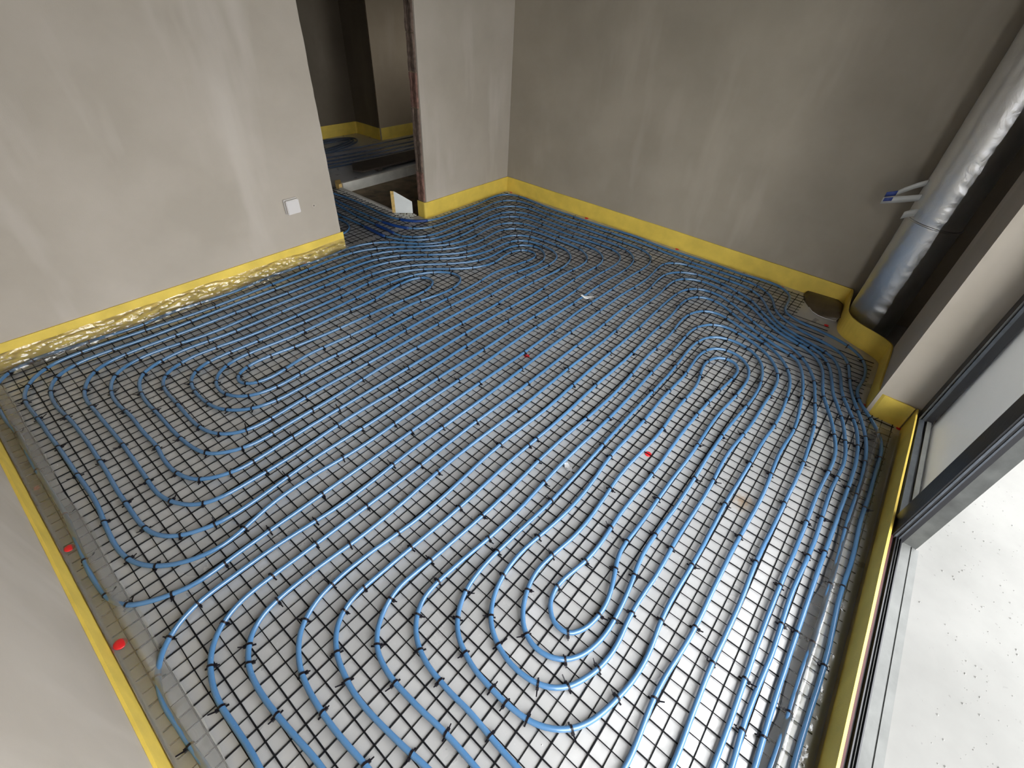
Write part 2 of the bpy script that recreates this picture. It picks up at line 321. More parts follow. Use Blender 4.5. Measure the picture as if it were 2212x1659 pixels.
# heating circuits: plan positions in millimetres, every 60 mm; ties at sample numbers
CIRCUIT_A = """
2447,4589 2449,4529 2450,4469 2451,4409 2450,4349 2450,4289 2448,4229 2446,4169 2443,4109 2439,4049 2435,3989 2429,3930 2424,3870 2419,3810 2416,3750
2414,3690 2415,3630 2416,3570 2419,3510 2420,3450 2421,3390 2420,3330 2418,3270 2418,3210 2430,3151 2457,3098 2497,3054 2547,3020 2603,2998 2661,2986
2721,2982 2781,2982 2841,2984 2901,2986 2961,2988 3021,2989 3081,2991 3141,2994 3201,2999 3261,3005 3320,3014 3380,3022 3439,3028 3499,3028 3558,3018
3614,2997 3664,2964 3706,2921 3737,2870 3754,2812 3759,2753 3757,2693 3750,2633 3743,2573 3737,2514 3734,2454 3734,2394 3736,2334 3741,2274 3746,2214
3750,2154 3754,2094 3756,2034 3756,1974 3756,1914 3756,1854 3757,1794 3758,1734 3760,1674 3760,1614 3754,1555 3740,1496 3713,1443 3672,1399 3621,1369
3563,1351 3504,1343 3444,1341 3384,1343 3324,1347 3264,1351 3204,1353 3144,1354 3084,1354 3024,1353 2964,1352 2904,1352 2844,1353 2784,1354 2724,1356
2664,1358 2604,1359 2544,1360 2484,1359 2424,1357 2364,1355 2304,1352 2244,1348 2184,1345 2124,1342 2064,1340 2004,1338 1944,1337 1884,1337 1824,1336
1764,1337 1704,1338 1644,1338 1584,1339 1524,1340 1464,1341 1404,1341 1344,1341 1284,1341 1224,1340 1164,1339 1104,1339 1044,1338 984,1338 924,1337
864,1337 804,1337 744,1337 684,1337 624,1337 564,1337 504,1337 444,1336 384,1336 324,1336 264,1337 204,1337 144,1336 84,1335 24,1332 -36,1332
-95,1342 -151,1364 -204,1392 -250,1430 -277,1483 -287,1542 -291,1602 -292,1662 -288,1722 -284,1782 -280,1842 -277,1901 -274,1961 -272,2021 -273,2081
-274,2141 -276,2201 -278,2261 -280,2321 -281,2381 -281,2441 -279,2501 -276,2561 -275,2621 -278,2681 -284,2741 -289,2801 -290,2861 -289,2921 -287,2981
-280,3040 -268,3099 -246,3155 -208,3201 -158,3234 -102,3254 -42,3261 18,3258 77,3252 137,3246 197,3239 256,3232 316,3224 375,3218 435,3216 495,3220
555,3227 614,3234 674,3236 734,3233 794,3228 854,3222 914,3217 974,3215 1034,3217 1093,3222 1153,3230 1212,3238 1272,3244 1332,3248 1392,3247
1452,3243 1512,3238 1572,3234 1632,3232 1692,3233 1751,3237 1811,3242 1871,3248 1931,3251 1991,3250 2050,3241 2108,3224 2163,3201 2215,3170 2261,3133
2302,3089 2339,3042 2375,2993 2412,2946 2454,2903 2501,2867 2554,2838 2611,2819 2670,2808 2730,2803 2790,2804 2850,2807 2909,2812 2969,2819 3028,2828
3088,2837 3147,2845 3207,2851 3267,2853 3327,2847 3385,2833 3438,2805 3483,2766 3518,2717 3540,2662 3552,2603 3555,2543 3552,2483 3548,2423 3543,2363
3539,2304 3537,2244 3537,2184 3540,2124 3544,2064 3550,2004 3555,1944 3560,1884 3563,1824 3562,1764 3555,1705 3535,1648 3499,1601 3449,1568 3392,1549
3333,1541 3273,1540 3213,1542 3153,1546 3093,1550 3033,1552 2973,1552 2913,1550 2853,1546 2794,1542 2734,1538 2674,1535 2614,1534 2554,1533 2494,1534
2434,1536 2374,1538 2314,1540 2254,1542 2194,1543 2134,1544 2074,1543 2014,1543 1954,1541 1894,1540 1834,1538 1774,1537 1714,1537 1654,1537 1594,1538
1534,1539 1474,1540 1414,1540 1354,1540 1293,1539 1233,1538 1173,1537 1113,1535 1054,1533 994,1532 933,1531 873,1531 813,1532 753,1533 693,1534
633,1535 573,1535 513,1533 454,1530 394,1525 334,1520 274,1515 214,1513 154,1515 95,1525 38,1545 -14,1574 -56,1616 -83,1670 -94,1729 -97,1789
-97,1849 -97,1909 -97,1969 -95,2029 -92,2089 -90,2149 -89,2209 -88,2269 -87,2329 -87,2389 -88,2449 -89,2509 -91,2569 -96,2629 -102,2688 -106,2748
-105,2808 -98,2868 -83,2926 -56,2979 -13,3021 40,3048 98,3062 158,3066 218,3065 278,3061 338,3056 398,3053 458,3051 518,3051 578,3052 638,3054
698,3056 758,3058 818,3060 878,3061 938,3062 998,3062 1058,3062 1118,3061 1178,3061 1238,3060 1298,3059 1358,3059 1418,3058 1478,3058 1538,3057
1598,3056 1658,3055 1718,3054 1778,3052 1838,3049 1898,3046 1958,3040 2017,3031 2075,3017 2131,2996 2184,2967 2233,2933 2280,2895 2325,2856 2370,2816
2416,2777 2464,2741 2514,2708 2566,2679 2621,2655 2678,2636 2736,2622 2796,2615 2856,2614 2916,2620 2975,2630 3034,2639 3094,2643 3154,2637 3210,2617
3260,2584 3301,2540 3331,2488 3351,2432 3362,2373 3366,2313 3367,2253 3367,2193 3369,2133 3370,2073 3368,2013 3362,1953 3347,1895 3321,1841 3283,1795
3234,1761 3178,1741 3118,1733 3058,1733 2999,1738 2939,1743 2879,1746 2819,1747 2759,1745 2699,1741 2639,1737 2579,1732 2519,1729 2459,1727 2399,1727
2339,1729 2279,1731 2219,1734 2159,1736 2099,1738 2039,1739 1979,1740 1919,1740 1859,1739 1799,1738 1739,1737 1679,1736 1619,1735 1559,1734 1499,1733
1439,1733 1379,1732 1319,1732 1259,1731 1199,1731 1139,1731 1079,1730 1019,1730 959,1730 899,1730 839,1730 779,1730 719,1729 659,1729 599,1727
539,1726 479,1723 419,1720 359,1719 299,1723 241,1739 188,1766 144,1806 116,1859 102,1917 98,1977 100,2037 107,2097 109,2157 106,2217 104,2277
105,2337 106,2397 104,2457 98,2516 95,2576 99,2636 111,2695 131,2751 163,2802 209,2840 264,2863 323,2875 383,2878 443,2874 502,2866 562,2857 621,2849
681,2845 741,2844 801,2846 861,2849 921,2854 981,2858 1041,2861 1100,2863 1160,2864 1221,2864 1281,2864 1341,2863 1401,2863 1461,2863 1521,2864
1581,2866 1641,2868 1701,2871 1761,2872 1821,2871 1880,2868 1940,2861 1999,2848 2056,2830 2110,2804 2161,2773 2210,2737 2256,2699 2302,2660 2347,2621
2394,2583 2442,2548 2493,2516 2547,2489 2602,2467 2660,2450 2719,2438 2778,2433 2838,2431 2898,2432 2958,2431 3018,2423 3073,2401 3120,2364 3153,2314
3171,2257 3177,2197 3173,2137 3162,2078 3139,2023 3101,1977 3049,1947 2991,1932 2931,1927 2871,1927 2811,1930 2751,1934 2691,1938 2632,1942 2572,1945
2512,1947 2452,1947 2392,1946 2332,1945 2272,1944 2212,1943 2152,1942 2092,1941 2032,1940 1972,1940 1912,1939 1852,1939 1791,1939 1731,1938 1671,1937
1611,1936 1551,1934 1491,1933 1431,1931 1371,1930 1311,1929 1251,1929 1191,1929 1131,1929 1071,1930 1011,1930 951,1931 891,1931 831,1930 771,1928
711,1925 651,1921 592,1917 532,1915 472,1919 414,1934 363,1966 325,2012 302,2067 291,2126 288,2186 288,2246 290,2306 291,2366 291,2426 293,2486
302,2545 326,2600 368,2641 422,2667 481,2681 540,2686 600,2683 660,2677 719,2669 779,2662 839,2657 899,2654 959,2653 1019,2654 1079,2656 1139,2658
1199,2659 1259,2660 1319,2660 1379,2662 1439,2664 1499,2667 1559,2671 1618,2676 1678,2680 1738,2683 1798,2682 1858,2678 1918,2670 1976,2656 2032,2635
2086,2608 2136,2575 2183,2538 2228,2498 2271,2457 2316,2416 2361,2377 2410,2342 2461,2310 2515,2285 2573,2269 2633,2263 2692,2268 2752,2278 2811,2286
2871,2286 2929,2271 2977,2237 3006,2185 2997,2127 2949,2094 2889,2087 2830,2093 2771,2104 2712,2116 2653,2128 2594,2138 2534,2145 2474,2146 2415,2142
2355,2136 2295,2130 2235,2126 2175,2124 2115,2123 2055,2124 1995,2125 1935,2126 1875,2126 1815,2125 1755,2125 1695,2125 1635,2124 1575,2124 1515,2124
1455,2124 1395,2124 1335,2123 1275,2122 1215,2122 1155,2122 1095,2124 1035,2126 975,2128 915,2127 855,2123 795,2118 736,2114 676,2117 617,2128
562,2152 518,2192 490,2245 482,2304 492,2363 521,2415 565,2456 619,2481 678,2492 738,2493 798,2490 858,2484 917,2478 977,2472 1037,2469 1097,2469
1157,2471 1217,2473 1277,2474 1337,2475 1397,2473 1457,2471 1517,2468 1577,2468 1637,2473 1696,2482 1755,2494 1814,2505 1874,2512 1934,2512 1993,2503
2048,2479 2084,2433 2072,2376 2026,2339 1969,2320 1909,2313 1849,2313 1790,2319 1730,2326 1670,2332 1611,2336 1551,2338 1491,2338 1430,2338 1370,2339
1310,2341 1250,2343 1191,2346 1131,2350 1071,2355 1011,2361 952,2368 892,2377 833,2385 773,2390 713,2390 654,2377 604,2346 584,2292 612,2241 666,2216
726,2210 785,2215 844,2226 903,2236 963,2242 1023,2243 1083,2240 1143,2236 1203,2232 1263,2229 1323,2227 1383,2227 1443,2228 1503,2231 1563,2236
1622,2240 1682,2242 1742,2241 1802,2237 1862,2228 1921,2216 1980,2206 2039,2201 2099,2202 2159,2212 2214,2234 2258,2274 2271,2331 2255,2388 2220,2437
2175,2477 2124,2508 2069,2533 2012,2551 1953,2564 1894,2571 1834,2576 1774,2578 1714,2578 1654,2578 1594,2577 1534,2574 1474,2572 1414,2568 1354,2565
1294,2562 1234,2560 1174,2560 1114,2561 1054,2564 994,2567 934,2569 874,2572 814,2574 754,2576 694,2579 634,2581 574,2580 516,2568 463,2541 423,2496
401,2440 391,2381 389,2321 393,2261 403,2202 426,2147 462,2099 508,2061 562,2035 620,2021 680,2015 740,2015 800,2016 860,2018 920,2019 980,2019
1040,2019 1100,2019 1160,2019 1220,2020 1280,2022 1340,2024 1400,2027 1460,2030 1520,2032 1580,2035 1640,2037 1700,2038 1760,2039 1820,2039 1880,2038
1940,2038 2000,2037 2060,2036 2120,2035 2180,2035 2240,2037 2300,2039 2360,2042 2420,2044 2480,2045 2540,2043 2600,2037 2659,2028 2718,2015 2777,2004
2836,1996 2896,1998 2955,2010 3009,2035 3056,2073 3091,2121 3108,2178 3098,2237 3066,2287 3019,2325 2964,2348 2905,2357 2845,2357 2785,2354 2725,2352
2665,2354 2606,2364 2549,2382 2494,2407 2442,2437 2392,2470 2345,2507 2298,2545 2252,2583 2204,2620 2155,2654 2104,2686 2051,2712 1995,2734 1937,2751
1878,2763 1819,2770 1759,2773 1699,2773 1639,2771 1579,2768 1519,2766 1459,2764 1399,2763 1339,2764 1279,2765 1219,2765 1159,2766 1099,2766 1039,2765
979,2764 919,2763 859,2763 799,2764 739,2766 679,2771 619,2777 559,2782 499,2783 440,2779 380,2769 323,2751 272,2720 236,2673 215,2616 203,2558
196,2498 195,2438 197,2378 198,2318 198,2258 198,2198 200,2138 204,2078 211,2019 224,1960 250,1906 294,1866 347,1838 404,1821 464,1815 524,1816
584,1819 644,1820 704,1821 764,1821 824,1823 884,1826 944,1830 1004,1834 1063,1838 1123,1841 1183,1843 1243,1844 1303,1844 1363,1843 1423,1842
1483,1841 1543,1840 1604,1840 1664,1839 1724,1838 1784,1837 1844,1835 1904,1833 1964,1831 2024,1830 2084,1829 2144,1829 2204,1831 2263,1834 2323,1837
2383,1840 2443,1843 2503,1843 2563,1842 2623,1839 2683,1834 2743,1829 2803,1823 2863,1819 2923,1819 2982,1822 3042,1831 3099,1848 3154,1873 3201,1910
3237,1958 3259,2013 3268,2072 3271,2132 3269,2192 3265,2252 3256,2312 3239,2369 3212,2422 3173,2468 3123,2501 3066,2521 3007,2530 2947,2530 2887,2527
2827,2523 2767,2522 2707,2526 2648,2538 2591,2556 2537,2581 2485,2612 2437,2647 2390,2685 2345,2724 2301,2765 2255,2804 2208,2842 2159,2875 2106,2903
2050,2926 1993,2943 1934,2954 1874,2961 1814,2964 1754,2965 1694,2964 1634,2961 1574,2959 1514,2956 1454,2954 1394,2952 1334,2952 1274,2952 1214,2953
1154,2955 1094,2957 1034,2959 974,2960 914,2962 854,2963 794,2963 734,2964 674,2964 614,2964 554,2965 494,2967 434,2968 374,2970 314,2970 254,2967
195,2958 139,2937 90,2902 54,2854 28,2800 10,2743 3,2684 4,2624 6,2564 7,2504 8,2444 10,2384 11,2324 12,2264 12,2204 11,2144 10,2084 9,2024 7,1964
5,1904 7,1844 20,1785 44,1730 79,1682 128,1648 186,1632 246,1626 306,1624 366,1622 426,1622 486,1622 546,1625 605,1628 665,1632 725,1635 785,1638
845,1638 905,1638 965,1636 1025,1634 1085,1632 1145,1631 1205,1630 1265,1629 1325,1630 1385,1631 1445,1632 1505,1634 1565,1637 1625,1639 1685,1641
1745,1642 1805,1642 1865,1642 1925,1641 1985,1640 2045,1638 2105,1636 2165,1635 2225,1633 2285,1632 2345,1631 2405,1630 2465,1631 2525,1631 2585,1633
2645,1634 2705,1637 2765,1639 2825,1641 2885,1642 2945,1642 3005,1641 3065,1639 3125,1637 3185,1636 3245,1641 3303,1655 3356,1683 3400,1723 3432,1774
3451,1831 3458,1890 3458,1950 3455,2010 3449,2070 3445,2130 3442,2190 3441,2250 3442,2310 3445,2370 3446,2430 3443,2490 3432,2549 3411,2605 3377,2654
3333,2694 3280,2723 3222,2740 3163,2746 3103,2744 3043,2737 2984,2728 2925,2718 2865,2712 2805,2710 2745,2715 2686,2725 2629,2743 2574,2766 2521,2795
2471,2828 2423,2864 2377,2903 2331,2942 2286,2981 2239,3019 2191,3054 2140,3086 2087,3114 2032,3137 1974,3155 1915,3166 1856,3173 1796,3176 1736,3174
1676,3171 1616,3166 1556,3161 1497,3155 1437,3150 1377,3145 1317,3141 1257,3137 1197,3133 1137,3130 1077,3127 1017,3125 957,3123 897,3122 837,3122
777,3123 717,3125 657,3128 598,3132 538,3136 478,3141 418,3146 358,3150 298,3154 238,3158 178,3160 118,3160 59,3156 0,3146 -56,3123 -104,3088
-143,3042 -172,2990 -189,2932 -196,2873 -195,2813 -192,2753 -189,2693 -187,2633 -187,2573 -185,2513 -183,2453 -181,2393 -180,2333 -179,2273 -178,2213
-176,2153 -174,2093 -173,2033 -175,1973 -179,1913 -185,1853 -190,1794 -193,1734 -192,1674 -183,1614 -162,1559 -127,1509 -83,1469 -32,1439 25,1419
84,1412 144,1418 203,1430 262,1442 321,1450 381,1453 441,1453 501,1451 561,1447 621,1442 681,1438 741,1436 801,1435 861,1436 921,1438 981,1440
1041,1441 1101,1442 1161,1442 1221,1442 1281,1442 1341,1442 1401,1442 1461,1442 1521,1442 1581,1443 1641,1445 1701,1446 1761,1448 1821,1450 1881,1452
1941,1453 2001,1454 2061,1454 2121,1454 2181,1453 2241,1452 2301,1451 2361,1449 2421,1448 2481,1448 2541,1447 2601,1448 2661,1448 2721,1449 2781,1450
2841,1451 2901,1452 2961,1451 3021,1450 3081,1447 3141,1444 3201,1441 3261,1439 3321,1439 3381,1442 3440,1451 3497,1468 3550,1497 3594,1538 3626,1588
3647,1644 3660,1703 3666,1762 3666,1822 3662,1882 3656,1942 3650,2002 3644,2062 3641,2121 3638,2181 3637,2241 3637,2301 3638,2361 3641,2421 3644,2481
3646,2541 3648,2601 3646,2661 3638,2721 3620,2778 3588,2828 3543,2868 3489,2894 3431,2909 3371,2914 3311,2913 3252,2910 3192,2905 3132,2901 3072,2899
3012,2897 2952,2897 2892,2896 2832,2895 2772,2895 2712,2898 2653,2907 2595,2923 2540,2948 2489,2979 2442,3017 2402,3061 2369,3111 2343,3165 2324,3222
2315,3281 2315,3341 2318,3401 2322,3461 2323,3521 2323,3581 2321,3641 2320,3701 2319,3761 2318,3821 2319,3881 2321,3941 2323,4001 2326,4061 2329,4121
2332,4181 2335,4241 2337,4301 2339,4361 2341,4421
"""
TIES_A = """
13.9 18.3 24.0 25.7 27.7 35.3 38.3 43.3 47.0 49.3 53.4 59.5 64.8 67.5 70.5 74.3 78.2 85.3 90.1 98.0 103.5 110.0 118.3 126.7 130.6 133.6 136.6 139.1
140.7 144.0 148.7 154.4 159.6 163.8 169.3 171.4 175.8 180.3 185.9 198.0 204.4 209.1 211.3 215.3 218.6 222.1 225.5 231.6 233.5 235.1 239.2 245.4 250.1
252.0 259.9 267.1 275.3 283.9 290.4 299.0 305.6 310.9 313.0 315.6 318.6 324.0 331.1 335.3 337.3 339.3 342.2 349.5 358.8 365.3 372.0 375.1 378.6 381.8
385.4 388.6 393.3 395.3 398.0 402.3 406.7 410.4 414.3 421.0 427.3 434.8 442.5 450.2 454.7 458.0 459.7 461.8 463.7 467.5 473.3 476.8 479.1 481.8 485.5
492.4 501.3 507.1 510.7 514.0 517.3 520.9 525.6 528.9 530.2 532.0 534.4 541.2 546.0 552.5 561.2 570.7 577.2 580.6 582.6 584.5 586.5 590.5 593.6 595.5
597.5 600.7 608.9 614.5 618.7 623.0 626.3 629.8 632.6 636.0 640.0 641.6 642.6 645.1 647.0 655.4 661.3 666.6 671.7 676.4 680.3 682.7 685.1 687.0 689.3
691.7 693.9 699.8 705.5 708.5 712.9 716.1 719.5 720.7 723.7 728.3 732.0 736.9 739.5 741.7 743.0 744.5 745.7 748.3 752.8 755.7 761.4 765.3 770.1 774.7
777.1 779.7 782.9 787.9 794.8 799.7 802.3 804.3 806.0 807.6 808.9 811.3 813.3 815.4 817.3 825.0 831.9 838.8 847.2 850.5 855.6 860.6 863.0 866.1 870.6
875.0 879.8 884.9 889.8 897.1 901.9 904.5 908.9 911.1 914.0 917.1 921.6 924.8 927.2 929.8 933.5 938.8 945.4 951.6 957.7 964.8 969.9 973.3 978.4 980.6
982.9 985.1 987.8 990.9 994.5 999.9 1003.7 1006.7 1011.6 1019.5 1025.3 1031.2 1035.7 1038.7 1041.3 1044.0 1050.4 1055.5 1058.2 1060.6 1065.0 1071.3
1077.8 1086.8 1093.5 1100.8 1106.6 1111.6 1114.3 1119.7 1124.0 1127.9 1130.7 1132.4 1134.4 1140.2 1145.5 1151.4 1155.4 1158.8 1165.5 1170.2 1177.0
1183.6 1188.9 1191.9 1194.2 1196.6 1199.8 1204.2 1208.2 1214.1 1218.1 1220.1 1225.4 1233.4 1238.2 1246.0 1258.2 1265.2 1271.4 1277.8 1281.0 1284.2
1286.0 1291.0 1294.9 1299.9 1302.8 1305.0 1307.6 1310.7 1314.4 1317.3 1322.5 1326.2 1329.0 1334.7 1339.4
"""
